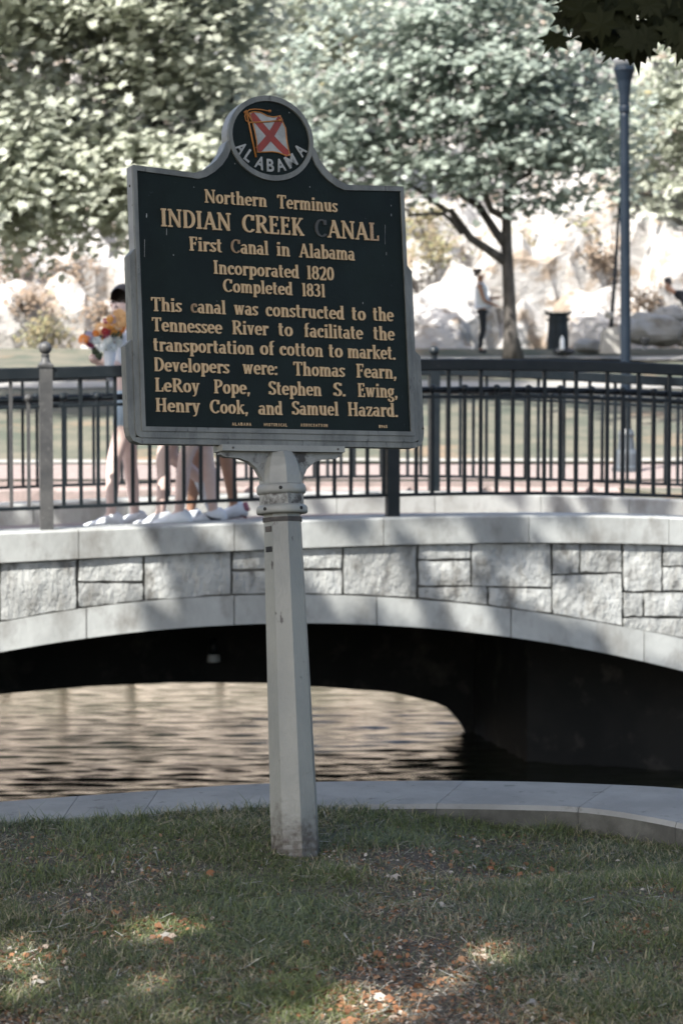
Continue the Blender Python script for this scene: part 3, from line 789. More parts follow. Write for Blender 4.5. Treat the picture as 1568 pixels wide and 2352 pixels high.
for v in (.355, -.10):
    mb = MB(); mb.lathe([(.0045, -.002), (.0045, .001), (.002, .002)], 8, S(-.4785, v, 0.004), ax=Matrix.Rotation(-math.pi / 2, 3, 'Y')); mpart('screw', mb.v, mb.f, M['strap'])

# ---- lettering: strokes of an elliptical pen, with serifs
PA, PB = .088, .044       # half width of upright and of level strokes
XH = .70
def arc(cx, cy, rx, ry, a0, a1, n=9): return [(cx + rx * math.cos(math.radians(a0 + (a1 - a0) * i / n)), cy + ry * math.sin(math.radians(a0 + (a1 - a0) * i / n))) for i in range(n + 1)]
def V_(x, y0, y1): return ('p', [(x, y0), (x, y1)], 1.0)
def H_(x0, x1, y, w=1.0): return ('p', [(x0, y), (x1, y)], w)
def Pn(pts, w=1.0): return ('p', pts, w)
def foot(x, y, w=.15): return H_(x - w, x + w, y + PB if y < .5 or y == 0 else y - PB)
b, t, x_ = 0.0, 1.0, XH
G = {}
def ft(x, w=.15): return H_(x - w, x + w, PB)
def tp(x, y=1.0, w0=.15, w1=.15): return H_(x - w0, x + w1, y - PB)
O = lambda cx, r, y0=PB, y1=XH - PB, a0=0, a1=360: Pn(arc(cx, (y0 + y1) / 2, r, (y1 - y0) / 2, a0, a1, 20))
G['I'] = (.42, [V_(.21, 0, 1), ft(.21), tp(.21)])
G['N'] = (.86, [Pn([(.16,0),(.16,1)], .55), Pn([(.14,.98),(.70,.02)], 1.05), Pn([(.70,0),(.70,1)], .55), ft(.16,.13), tp(.12,1,.08,.12), tp(.70,1,.13,.13)])
G['D'] = (.80, [V_(.20, 0, 1), Pn([(.08,PB),(.36,PB)]), Pn([(.08,1-PB),(.36,1-PB)]), Pn(arc(.34,.5,.34,.5-PB,-90,90,14))])
G['A'] = (.84, [Pn([(.12,0),(.42,.99)], .55), Pn([(.40,.99),(.70,0)], 1.05), H_(.22,.62,.32), ft(.12,.11), ft(.71,.14)])
G['C'] = (.76, [Pn(arc(.42,.5,.32,.5-PB,48,318,18)), V_(.64,.68,.96) ])
G['R'] = (.80, [V_(.20,0,1), ft(.20), Pn([(.06,1-PB),(.40,1-PB)]), Pn([(.20,.50),(.40,.50)]), Pn(arc(.38,.75,.22,.25-PB,-90,90,10)), Pn([(.38,.50),(.68,.04)], 1.05), H_(.60,.80,PB)])
G['E'] = (.68, [V_(.20,0,1), H_(.06,.58,PB), H_(.06,.55,1-PB), H_(.20,.46,.52), Pn([(.58,.0),(.58,.26)],.45), Pn([(.55,.76),(.55,1)],.45), Pn([(.46,.42),(.46,.63)],.4)])
G['F'] = (.64, [V_(.20,0,1), ft(.20), H_(.06,.55,1-PB), H_(.20,.46,.52), Pn([(.55,.76),(.55,1)],.45), Pn([(.46,.42),(.46,.63)],.4)])
G['K'] = (.80, [V_(.20,0,1), ft(.20), tp(.20), Pn([(.26,.42),(.62,.97)],.55), Pn([(.34,.55),(.66,.04)],1.05), H_(.54,.78,PB), H_(.50,.72,1-PB)])
G['L'] = (.66, [V_(.20,0,1), H_(.06,.58,PB), tp(.20), Pn([(.58,.0),(.58,.30)],.45)])
G['P'] = (.70, [V_(.20,0,1), ft(.20), Pn([(.06,1-PB),(.40,1-PB)]), Pn([(.20,.46),(.40,.46)]), Pn(arc(.38,.73,.22,.27-PB,-90,90,10))])
G['S'] = (.60, [Pn(arc(.31,.74,.19,.26-PB,30,255,10) + arc(.29,.26,.21,.26-PB,80,-150,10)), V_(.49,.76,.95), V_(.10,.05,.25)])
G['T'] = (.72, [V_(.36,0,1), ft(.36), H_(.06,.66,1-PB), Pn([(.06,.76),(.06,1)],.45), Pn([(.66,.76),(.66,1)],.45)])
G['H'] = (.86, [V_(.20,0,1), V_(.66,0,1), ft(.20,.14), ft(.66,.14), tp(.20,1,.14,.14), tp(.66,1,.14,.14), H_(.20,.66,.52)])
G['a'] = (.58, [O(.24,.16,PB,.40), Pn([(.40,.0),(.42,.44)] ,.95), Pn(arc(.26,.46,.15,.24-PB,0,150,8),.9), H_(.40,.54,PB)])
G['b'] = (.62, [V_(.16,0,1.02), tp(.12,1.02,.08,.06), O(.34,.18)])
G['c'] = (.54, [Pn(arc(.31,XH/2,.20,XH/2-PB,50,318,14)), V_(.42,.44,.62)])
G['d'] = (.64, [V_(.46,0,1.02), tp(.42,1.02,.08,.04), O(.27,.18), H_(.46,.60,PB)])
G['e'] = (.58, [Pn(arc(.30,XH/2,.20,XH/2-PB,0,318,18)), H_(.14,.50,.36)])
G['f'] = (.44, [V_(.18,0,.84), Pn(arc(.32,.84,.13,.20-PB,180,60,7)), H_(.05,.36,XH-.06), ft(.18,.13)])
G['g'] = (.60, [O(.27,.17,.20,XH-PB), Pn([(.20,.20),(.14,.08),(.30,.03),(.44,-.02)],.9), Pn(arc(.28,-.14,.19,.14,50,-200,12),.9), Pn([(.40,.60),(.54,.64)],1)])
G['h'] = (.68, [V_(.17,0,1.02), tp(.13,1.02,.08,.06), V_(.50,0,.46), Pn(arc(.34,.44,.16,XH-.44-PB,0,180,9)), ft(.17,.13), ft(.50,.13)])
G['i'] = (.36, [V_(.18,0,XH), tp(.13,XH,.08,.05), ft(.18,.14), Pn([(.18,.82),(.18,.98)],1.05)])
G['k'] = (.66, [V_(.17,0,1.02), tp(.13,1.02,.08,.06), ft(.17,.13), Pn([(.22,.30),(.46,.66)],.55), Pn([(.30,.42),(.54,.04)],1.0), H_(.40,.62,XH-PB), H_(.44,.64,PB)])
G['l'] = (.36, [V_(.18,0,1.02), tp(.13,1.02,.08,.05), ft(.18,.14)])
G['n'] = (.68, [V_(.17,0,XH), tp(.13,XH,.08,.05), V_(.50,0,.46), Pn(arc(.34,.44,.16,XH-.44-PB,0,180,9)), ft(.17,.13), ft(.50,.13)])
G['m'] = (.98, [V_(.17,0,XH), tp(.13,XH,.08,.05), V_(.48,0,.46), Pn(arc(.33,.44,.15,XH-.44-PB,0,180,9)), V_(.79,0,.46), Pn(arc(.64,.44,.15,XH-.44-PB,0,180,9)), ft(.17,.12), ft(.48,.11), ft(.79,.12)])
G['o'] = (.62, [O(.31,.20)])
G['p'] = (.64, [V_(.17,-.28,XH), tp(.13,XH,.08,.05), O(.36,.18), H_(.04,.30,-.28+PB)])
G['r'] = (.50, [V_(.17,0,XH), tp(.13,XH,.08,.05), ft(.17,.13), Pn(arc(.34,.44,.15,XH-.44-PB,170,70,6)), V_(.41,.52,.68)])
G['s'] = (.48, [Pn(arc(.25,.52,.14,.18-PB,30,255,9) + arc(.23,.18,.15,.18-PB,80,-150,9), .95), V_(.38,.54,.67), V_(.08,.04,.17)])
G['t'] = (.44, [V_(.18,.14,.92), Pn(arc(.30,.16,.12,.16-PB,180,300,6)), H_(.04,.36,XH-PB)])
G['u'] = (.68, [V_(.17,.24,XH), tp(.12,XH,.08,.05), V_(.50,0,XH), tp(.46,XH,.08,.04), Pn(arc(.33,.26,.16,.26-PB,180,350,9)), H_(.50,.62,PB)])
G['v'] = (.60, [Pn([(.14,XH-.02),(.30,.02)],1.0), Pn([(.30,.02),(.46,XH-.02)],.6), H_(.02,.26,XH-PB), H_(.36,.56,XH-PB)])
G['w'] = (.88, [Pn([(.14,XH-.02),(.28,.02)],1.0), Pn([(.28,.02),(.44,XH-.02)],.6), Pn([(.42,XH-.02),(.58,.02)],1.0), Pn([(.58,.02),(.73,XH-.02)],.6), H_(.02,.26,XH-PB), H_(.63,.83,XH-PB)])
G['y'] = (.62, [Pn([(.14,XH-.02),(.31,.04)],1.0), Pn([(.48,XH-.02),(.28,-.14),(.20,-.24),(.10,-.24)],.6), H_(.02,.26,XH-PB), H_(.38,.58,XH-PB)])
G['z'] = (.54, [H_(.08,.46,XH-PB), H_(.08,.46,PB), Pn([(.42,XH-.05),(.12,.05)],.9), Pn([(.09,.5),(.09,XH)],.4), Pn([(.46,0),(.46,.2)],.4)])
G['0'] = (.62, [O(.31,.20,PB,1-PB)])
G['1'] = (.42, [V_(.22,0,1), tp(.17,1,.09,.05), ft(.22,.13)])
G['2'] = (.60, [Pn(arc(.29,.74,.19,.26-PB,165,-20,9) + [(.40,.45),(.12,.06)]), H_(.08,.52,PB,1.3), Pn([(.52,.0),(.52,.18)],.45)])
G['3'] = (.58, [Pn(arc(.26,.76,.18,.24-PB,150,-80,9)), Pn(arc(.26,.28,.21,.28-PB,85,-150,10)), H_(.20,.30,.53)])
G['8'] = (.60, [O(.30,.17,.50,1-PB), O(.30,.21,PB,.52)])
G['.'] = (.26, [Pn([(.13,0),(.13,.15)],1.0)])
G[','] = (.28, [Pn([(.14,.0),(.14,.15)],1.0), Pn([(.16,.04),(.10,-.14)],.55)])
G[':'] = (.28, [Pn([(.14,0),(.14,.15)],1.0), Pn([(.14,.48),(.14,.63)],1.0)])
def stroke(mb, pts, w, depth, eps):
    a, b_ = PA * w, PB * (w if w > 1 else max(w, .8)); n = len(pts); Lp, Rp = [], []
    closed = n > 4 and abs(pts[0][0] - pts[-1][0]) < 1e-6 and abs(pts[0][1] - pts[-1][1]) < 1e-6
    for i in range(n):
        if closed: p0, p1 = pts[(i - 1) % (n - 1)], pts[(i + 1) % (n - 1)]
        else: p0, p1 = pts[max(i - 1, 0)], pts[min(i + 1, n - 1)]
        tx, ty = p1[0] - p0[0], p1[1] - p0[1]; l = math.hypot(tx, ty) or 1; nx, ny = -ty / l, tx / l
        d = math.sqrt((a * nx) ** 2 + (b_ * ny) ** 2) or 1
        ox, oy = a * a * nx / d, b_ * b_ * ny / d
        Lp.append((pts[i][0] + ox, pts[i][1] + oy)); Rp.append((pts[i][0] - ox, pts[i][1] - oy))
    V, F = [], []
    for (lx, ly), (rx, ry) in zip(Lp, Rp):
        V += [(lx, -depth - eps, ly), (rx, -depth - eps, ry), (lx, 0, ly), (rx, 0, ry)]
    for i in range(n - 1):
        k = 4 * i; F += [(k, k+1, k+5, k+4), (k, k+4, k+6, k+2), (k+1, k+3, k+7, k+5)]
    F += [(0, 2, 3, 1), (4*n-4, 4*n-3, 4*n-1, 4*n-2)]
    mb.add(V, F)
glyph = {}
def glyph_me(ch, m):
    if ch not in glyph:
        mb = MB()
        for i, (_, pts, w) in enumerate(G[ch][1]): stroke(mb, pts, w, .10, .004 * i)
        glyph[ch] = mb.me('letter', m)
    return glyph[ch]
DP = T0 + .0062   # panel surface
Hm = np.array([[-0.5057823627931095, 0.014883153112847875, -0.4596058529947089], [-0.0573896166551441, 0.5159637793607165, -0.5130423252480543], [-4.905900855267653e-05, -8.315459763569288e-06, -0.0007303765900437131]])
Hi = np.linalg.inv(Hm)
def uvp(px, py):
    q = Hi @ [px, py, 1]; return float(q[0] / q[2]), float(q[1] / q[2])
z1_ = lambda x, y: uvp(258.4 + x * .4577, 206.7 + y * .4577)
z2_ = lambda x, y: uvp(258.4 + x * .4577, 631.6 + y * .4577)
def word(txt, fn, x0, y0, x1, y1, cap, mats=None):
    (u0, v0), (u1, v1) = fn(x0, y0), fn(x1, y1)
    _, vc = fn(x0, y0 - cap); h = vc - v0; v = (v0 + v1) / 2
    adv = sum(G[c][0] for c in txt); l = .05; w = u1 - u0
    sx = w / (adv - 2 * l); u = u0 - l * sx
    for i, c in enumerate(txt):
        o = link('letter', glyph_me(c, M['gold']), marker, S(u, v + random.uniform(-.0003, .0003), DP))
        o.scale = (sx, .045, h)
        if mats and i in mats:
            o.material_slots[0].link = 'OBJECT'; o.material_slots[0].material = mats[i]
        u += G[c][0] * sx
W_, Bare = M['gold_worn'], M['gold_bare']
for a in [('Northern', 450,574,757,593,67), ('Terminus', 815,600,1110,620,67)]: word(a[0], z1_, *a[1:])
word('INDIAN', z1_, 230,693,577,712, 90); word('CREEK', z1_, 640,720,942,738, 90); word('CANAL', z1_, 1003,743,1318,762, 90, {0: Bare, 4: M['gold_mid']})
word('First', z1_, 372,812,533,822, 70); word('Canal', z1_, 582,825,765,835, 70, {0: W_}); word('in', z1_, 810,838,873,842, 70); word('Alabama', z1_, 922,845,1197,862, 70)
word('Incorporated', z1_, 493,930,918,950, 68); word('1820', z1_, 960,955,1093,962, 68)
word('Completed', z1_, 543,1019,886,1037, 66); word('1831', z1_, 935,1040,1050,1046, 66)
rows = [
 [('This',183,187,330,192),('canal',380,195,551,204,{0: W_}),('was',597,205,712,210),('constructed',755,212,1144,230),('to',1185,231,1251,234),('the',1292,235,1390,238)],
 [('Tennessee',187,289,532,300),('River',587,302,764,309),('to',818,311,886,314),('facilitate',948,317,1237,328),('the',1294,331,1395,334)],
 [('transportation',192,388,692,405),('of',727,405,795,408),('cotton',825,409,1038,417),('to',1070,418,1136,420),('market.',1165,421,1400,430)],
 [('Developers',195,488,568,500),('were:',640,502,810,507),('Thomas',895,510,1146,517),('Fearn,',1208,519,1405,526)],
 [('LeRoy',200,590,420,596),('Pope,',495,599,672,604),('Stephen',770,605,1030,613),('S.',1095,612,1150,613),('Ewing,',1215,616,1410,621)],
 [('Henry',203,690,423,697),('Cook,',477,698,662,704),('and',720,705,835,708),('Samuel',887,706,1115,710),('Hazard.',1165,711,1412,717)]]
for row in rows:
    for r in row: word(r[0], z2_, *r[1:5], 69, r[5] if len(r) > 5 else None)
# sans letters: seal and imprint
def sans(txt, name, width, height, u, v, ang, m, depth, bold=.0):
    cu_ = bpy.data.curves.new('t', 'FONT'); cu_.body = txt; cu_.size = 1.0; cu_.extrude = .5; cu_.offset = bold; cu_.resolution_u = 3
    tmp = bpy.data.objects.new('t', cu_); COL.objects.link(tmp)
    dg = bpy.context.evaluated_depsgraph_get(); me = bpy.data.meshes.new_from_object(tmp.evaluated_get(dg)); bpy.data.objects.remove(tmp)
    co = np.empty(len(me.vertices) * 3); me.vertices.foreach_get('co', co); co = co.reshape(-1, 3)
    mn, mx = co.min(0), co.max(0); me.materials.clear(); me.materials.append(m); me.name = name
    x = (co[:, 0] - (mn[0] + mx[0]) / 2) / (mx[0] - mn[0]) * width; y = (co[:, 1] - (mn[1] + mx[1]) / 2) / (mx[1] - mn[1]) * height
    z = (co[:, 2] - mn[2]) / (mx[2] - mn[2])
    ca, sa = math.cos(ang), math.sin(ang)
    out = np.stack([x * ca - y * sa, -z * depth, x * sa + y * ca], 1); me.vertices.foreach_set('co', out.reshape(-1)); me.update()
    return link(name, me, marker, S(u, v, DP))
SL = [('A',-.105,.498,-52,.030),('L',-.079,.474,-36,.022),('A',-.041,.455,-18,.032),('B',-.005,.449,-2,.025),('A',.031,.453,14,.032),('M',.069,.469,30,.036),('A',.104,.507,50,.030)]
for c, u, v, a, w in SL: sans(c, 'seal_letter', w, .041, u, v, math.radians(a), M['white_paint'], .004, .02)
for txt, x0, x1, y in (('ALABAMA', 583, 683, 752), ('HISTORICAL', 743, 862, 755), ('ASSOCIATION', 926, 1064, 757), ('1965', 1318, 1363, 763)):
    (u0, v0), (u1, v1) = z2_(x0, y), z2_(x1, y + 2); n = len(txt); st = (u1 - u0) / n
    for i, c in enumerate(txt): sans(c, 'small_letter', st * (.72 if c != 'I' else .25), .0098, u0 + st * (i + .5), (v0 + v1) / 2, 0, M['gold'], .002, .025)
# pale drips and scuffs on the enamel
for x, y0, y1, w in ((148,755,845,.0011),(258,700,735,.0012),(158,625,648,.0022),(1352,680,780,.0009),(1383,625,640,.0014),(1382,580,590,.0014),(292,830,838,.0018),(975,488,496,.0014),(395,490,497,.0012),(1358,818,835,.0010),(1240,1068,1080,.0014),(600,372,380,.0014),(872,115,124,.0016),(1150,660,672,.0010),(700,900,905,.0012),(510,1062,1066,.0014)):
    (ua, va), (ub, vb) = z1_(x, y0), z1_(x, y1)
    mpart('scuff', [S(ua - w * .5, va, DP - .0004), S(ua + w * .6, va - .001, DP - .0004), S(ub + w, (va + vb) / 2, DP - .0005), S(ub + w * .3, vb, DP - .0004), S(ub - w * .7, vb + .002, DP - .0004)], [(0,1,2,3,4)], M['white_paint'])
# flag on the seal
flag = [(-.073,.613),(-.055,.619),(-.032,.618),(-.009,.609),(.012,.607),(.037,.614),(.044,.595),(.054,.575),(.056,.537),(.060,.513),(.066,.486),(.049,.486),(.023,.493),(.002,.494),(-.05,.488),(-.051,.528),(-.057,.561),(-.064,.591)]
fill([flag], DP - .0030, DP, 'flag', M['white_paint'])
def band(pts, hw, d, m, name):
    mb = MB(); V, F = [], []
    for i, (u, v) in enumerate(pts):
        p0, p1 = pts[max(i-1, 0)], pts[min(i+1, len(pts)-1)]; tx, ty = p1[0]-p0[0], p1[1]-p0[1]; l = math.hypot(tx, ty); nx, ny = -ty/l*hw, tx/l*hw
        V += [S(u + nx, v + ny, DP - d), S(u - nx, v - ny, DP - d), S(u + nx, v + ny, DP), S(u - nx, v - ny, DP)]
    for i in range(len(pts) - 1):
        k = 4*i; F += [(k,k+1,k+5,k+4),(k,k+4,k+6,k+2),(k+1,k+3,k+7,k+5)]
    mb.add(V, F); return mpart(name, mb.v, mb.f, m)
band([(-.066,.611),(-.035,.578),(-.004,.546),(.028,.516),(.060,.489)], .0112, .0037, M['red_paint'], 'saltire_band')
band([(.038,.607),(.022,.580),(.000,.546),(-.024,.519),(-.048,.494)], .0112, .0040, M['red_paint'], 'saltire_band')
def cord(pts, r=.0022, name='cord', d=.0035):
    mb = MB(); mb.tube([S(u, v, DP - d) for u, v in pts], r, 6); return mpart(name, mb.v, mb.f, M['orange_paint'], smooth=True)
cord(flag + [flag[0]], .0021, 'flag_border', .0036)
cord([(-.084,.622),(-.073,.569),(-.055,.472)], .0030, 'flag_pole', .003)
cord([(-.081,.616),(-.073,.623),(-.055,.627),(-.031,.6275),(-.013,.6255),(-.003,.625)], .0022, 'cord', .005)
cord([(-.005,.6255),(.003,.625)], .0045, 'tassel', .005)
cord([(-.083,.618),(-.0895,.601),(-.086,.587),(-.072,.582),(-.046,.585),(-.004,.591),(.032,.597)], .0022, 'cord', .0055)
cord([(.030,.597),(.040,.599)], .0045, 'tassel', .0055)
cord([(-.083,.620),(-.076,.604),(-.067,.589),(-.070,.581)], .0020, 'cord', .006)
cord([(-.085,.617),(-.091,.612)], .0035, 'flag_finial', .004)

# ================================================================== PEOPLE ON THE BRIDGE
DK = lambda u, n: z_top(u) - .03 - .05 * max(0, n - .37)
def figure(label, u, n, joints, radii, edges, skin, clothes, group=None, extra=None):
    org = B(u, n, DK(u, n)); p = thing('person', label, 'person', org, group)
    ax = Vector((BA[0], BA[1], 0)); ay = Vector((BN[0], BN[1], 0))
    W3 = lambda q: org + ax * q[0] + ay * q[1] + Vector((0, 0, q[2]))
    names = list(joints); pts = [W3(joints[k]) for k in names]; ix = {k: i for i, k in enumerate(names)}
    body = person_skin('body', pts, [(ix[a], ix[b_]) for a, b_ in edges], [radii[k] for k in names], skin, p, 2, ix['pelvis'])
    out = [body]
    for nm, keys, ed, rad, m in clothes:
        kk = list(dict.fromkeys(keys)); P_ = [W3(joints[k]) if isinstance(k, str) else W3(k) for k in kk]
        jx = {k: i for i, k in enumerate(kk)}
        out.append(person_skin(nm, P_, [(jx[a], jx[b_]) for a, b_ in ed], rad, m, p, 2, 0))
    return p, W3, out
EDG = [('pelvis','waist'),('waist','chest'),('chest','neck'),('neck','jaw'),('jaw','skull'),('pelvis','hipL'),('pelvis','hipR'),('hipL','kneeL'),('kneeL','calfL'),('calfL','ankL'),('ankL','toeL'),
       ('hipR','kneeR'),('kneeR','calfR'),('calfR','ankR'),('ankR','toeR'),('chest','shL'),('chest','shR'),('shL','elL'),('elL','wrL'),('wrL','haL'),('shR','elR'),('elR','wrR'),('wrR','haR')]
RAD = dict(pelvis=(.15,.11), waist=(.125,.09), chest=(.15,.105), neck=.052, jaw=(.062,.070), skull=(.082,.092), hipL=.088, hipR=.088, kneeL=.056, kneeR=.056, calfL=.055, calfR=.055, ankL=.036, ankR=.036, toeL=(.03,.02), toeR=(.03,.02),
           shL=.058, shR=.058, elL=.040, elR=.040, wrL=.028, wrR=.028, haL=(.030,.018), haR=(.030,.018))
def fingers(p, W3, hand, toward, m):
    out = []
    h = Vector(hand); d = Vector(toward).normalized(); side = d.cross(Vector((0, 0, 1)));
    if side.length < .1: side = Vector((0, 1, 0))
    side.normalize(); curl = side.cross(d)
    for k, ln in enumerate((.062, .072, .068, .055)):
        s_ = h + side * (k - 1.5) * .018
        q = [s_, s_ + d * ln * .5, s_ + d * ln * .85 + curl * ln * .3, s_ + d * ln * .9 + curl * ln * .6]
        mb = MB().tube([W3(v) for v in q], [.0095, .009, .008, .006], 6); o = mb.obj('finger', m, p, True)
    q = [h - side * .03, h - side * .055 + d * .02, h - side * .05 + d * .045]
    MB().tube([W3(v) for v in q], [.011, .010, .007], 6).obj('thumb', m, p, True)
def shoe(p, W3, ank, toe, m, up=0.0, sole=True):
    a, t_ = Vector(ank), Vector(toe); d = (t_ - a); d.z += .04; L = d.length; d.normalize(); s = d.cross(Vector((0, 0, 1))).normalized(); w = s.cross(d)
    if w.z < 0: w = -w
    prof_ = [(-.10, .012, .015, .055), (-.085, .030, .0, .09), (-.06, .042, -.0, .115), (.0, .047, 0, .120), (.05, .047, 0, .088), (.11, .050, 0, .060), (.165, .044, 0, .045), (.20, .022, .004, .03)]
    V, F = [], []; n = 8
    for x, hw, z0, z1 in prof_:
        for k in range(n):
            g = 2 * math.pi * k / n; zz = (z0 + z1) / 2 + (z1 - z0) / 2 * math.sin(g) * 1.05
            V.append(W3(a + d * x + s * hw * math.cos(g) + w * (zz - .085)))
    for i in range(len(prof_) - 1):
        for k in range(n): F.append((n*i + k, n*i + (k+1) % n, n*i + n + (k+1) % n, n*i + n + k))
    F += [tuple(range(n)), tuple(n*(len(prof_)-1) + k for k in range(n))[::-1]]
    return mk('shoe', V, F, m, p, True)
def face(p, W3, c, fwd, skin, hair, r=.09, bun=False, long_=True):
    """nose, eyes, mouth and ears on the head; hair as a cap"""
    c = Vector(c); f = Vector(fwd).normalized(); s = f.cross(Vector((0, 0, 1))).normalized(); up = Vector((0, 0, 1))
    P = lambda a, b_, z: W3(c + f * a + s * b_ + up * z)
    MB().add([P(r*.92, 0, .02), P(r*1.22, 0, -.028), P(r*.92, .016, -.034), P(r*.92, -.016, -.034)], [(0,1,2),(0,3,1),(1,3,2),(0,2,3)]).obj('nose', skin, p, True)
    for q in (-1, 1):
        MB().ball(P(r*.86, q*.032, .012), .011, 8, 5, .7).obj('eye', M['hair'], p, True)
        MB().ball(P(-.005, q*r*.93, -.01), .022, 8, 6, 1.3).obj('ear', skin, p, True)
    MB().tube([P(r*.86, -.024, -.058), P(r*.96, 0, -.060), P(r*.86, .024, -.058)], [.004,.007,.004], 6).obj('mouth', M['pink_shoe'], p, True)
    V, F = [], []; n, mrows = 14, 7
    for i in range(mrows + 1):
        th = math.pi * (.52 if not long_ else .56) * i / mrows
        for k in range(n):
            a = 2 * math.pi * k / n; fr = math.cos(a)
            th2 = th * (1.0 - .60 * max(0, fr)) + (.35 * th * max(0, -fr))
            R = r * 1.16
            V.append(P(-.012 + R * math.sin(th2) * fr, R * math.sin(th2) * math.sin(a) * .95, .022 + R * 1.12 * math.cos(th2)))
    for i in range(mrows):
        for k in range(n): F.append((n*i + k, n*i + (k+1) % n, n*i + n + (k+1) % n, n*i + n + k))
    h = mk('hair', V, F, hair, p, True)
    if long_:
        MB().tube([P(-r*.75, 0, .03), P(-r*1.0, 0, -.08), P(-r*.95, 0, -.2), P(-r*.9, 0, -.3)], [.07, .075, .06, .02], 8).obj('hair_tail', hair, p, True)
    if bun: MB().ball(P(-r*1.05, 0, .085), .05, 10, 7).obj('hair_bun', hair, p, True)

to_bake = []
def joints_walk(lean=0.0, hipz=.90, front_=(-.17, -.05), back=(.20, .05), lift=0.0, head=1.60, look=-1, arms='swing', w=.09):
    j = dict(pelvis=(0,0,hipz), waist=(-.01,0,hipz+.16), chest=(-.02-lean*.5,0,hipz+.36), neck=(-.03-lean*.7,0,hipz+.55), jaw=(-.05-lean,0,head-.10), skull=(-.03-lean,0,head))
    fx, bx = front_[0], back[0]
    j.update(hipL=(0,-w,hipz-.06), kneeL=(fx*.62-.03,-w,.49), calfL=(fx*.8-.01,-w,.36), ankL=(fx,-w,.085), toeL=(fx-.07,-w,.045),
             hipR=(0,w,hipz-.06), kneeR=(bx*.35,w,.49), calfR=(bx*.62,w,.36+lift*.4), ankR=(bx,w,.085+lift), toeR=(bx-.06,w,.045+lift*.75))
    j.update(shL=(-.02-lean*.5,-.17,hipz+.50), shR=(-.02-lean*.5,.17,hipz+.50), elL=(.08,-.22,hipz+.24), wrL=(.0,-.22,hipz+.04), haL=(-.03,-.22,hipz-.03), elR=(-.06,.22,hipz+.24), wrR=(-.16,.22,hipz+.06), haR=(-.20,.21,hipz+.0))
    return j
# first: with the bouquet
u1_ = front(295, 1205, .75)[0]
j = joints_walk(front_=(-.14, 0), back=(.06, 0), head=1.645, hipz=.92)
j['jaw'] = (-.06, -.02, 1.545); j['skull'] = (-.03, 0, 1.645)
j['elL'] = (-.04,-.24,1.16); j['wrL'] = (-.17,-.16,1.20); j['haL'] = (-.22,-.13,1.22); j['elR'] = (-.05,.22,1.15); j['wrR'] = (-.18,.06,1.18); j['haR'] = (-.23,.0,1.20)
p1, W1, obs = figure('dark-haired walker in denim shorts carrying the flower bouquet', u1_, .75, j, RAD, EDG, M['skin'],
    [('shirt', ['waist','chest','neck','shL','shR','elL','elR'], [('waist','chest'),('chest','neck'),('chest','shL'),('chest','shR'),('shL','elL'),('shR','elR')], [(.14,.105),(.165,.12),.06,.072,.072,.055,.055], M['white_cloth']),
     ('shorts', ['pelvis','waist','hipL','hipR',(-.07,-.09,.68),(.03,.09,.68)], [('pelvis','waist'),('pelvis','hipL'),('pelvis','hipR'),('hipL',(-.07,-.09,.68)),('hipR',(.03,.09,.68))], [(.165,.125),(.14,.105),.10,.10,.095,.095], M['denim'])],
    'people walking across the footbridge')
to_bake += obs
face(p1, W1, (-.04, -.02, 1.635), (-.65, -.8, -.12), M['skin'], M['hair'])
shoe(p1, W1, j['ankL'], j['toeL'], M['white_cloth']); shoe(p1, W1, j['ankR'], j['toeR'], M['white_cloth'])
fingers(p1, W1, j['haL'], (-.5, .5, .3), M['skin']); fingers(p1, W1, j['haR'], (-.5, -.3, .3), M['skin'])
# second
u2_ = front(402, 1205, .62)[0]
j = joints_walk(front_=(-.12, 0), back=(.27, 0), lift=.16, head=1.62, hipz=.90)
j.update(kneeL=(-.10,-.09,.49), calfL=(-.09,-.09,.36), kneeR=(-.02,.09,.50), calfR=(.10,.09,.425), ankR=(.27,.09,.27), toeR=(.30,.09,.21))
p2, W2, obs = figure('walker hidden behind the sign with one white shoe lifted behind', u2_, .62, j, RAD, EDG, M['skin'],
    [('shirt', ['waist','chest','neck','shL','shR'], [('waist','chest'),('chest','neck'),('chest','shL'),('chest','shR')], [(.14,.105),(.165,.12),.06,.072,.072], M['white_cloth']),
     ('shorts', ['pelvis','waist','hipL','hipR'], [('pelvis','waist'),('pelvis','hipL'),('pelvis','hipR')], [(.165,.125),(.14,.105),.105,.105], M['denim'])],
    'people walking across the footbridge')
to_bake += obs
face(p2, W2, (-.045, 0, 1.61), (-1, 0, 0), M['skin'], M['brown_hair'])
shoe(p2, W2, j['ankL'], j['toeL'], M['white_cloth']); shoe(p2, W2, j['ankR'], (j['ankR'][0] + .05, j['ankR'][1], j['ankR'][2] - .15), M['white_cloth'])
fingers(p2, W2, j['haL'], (-.3, 0, -1), M['skin']); fingers(p2, W2, j['haR'], (-.3, 0, -1), M['skin'])
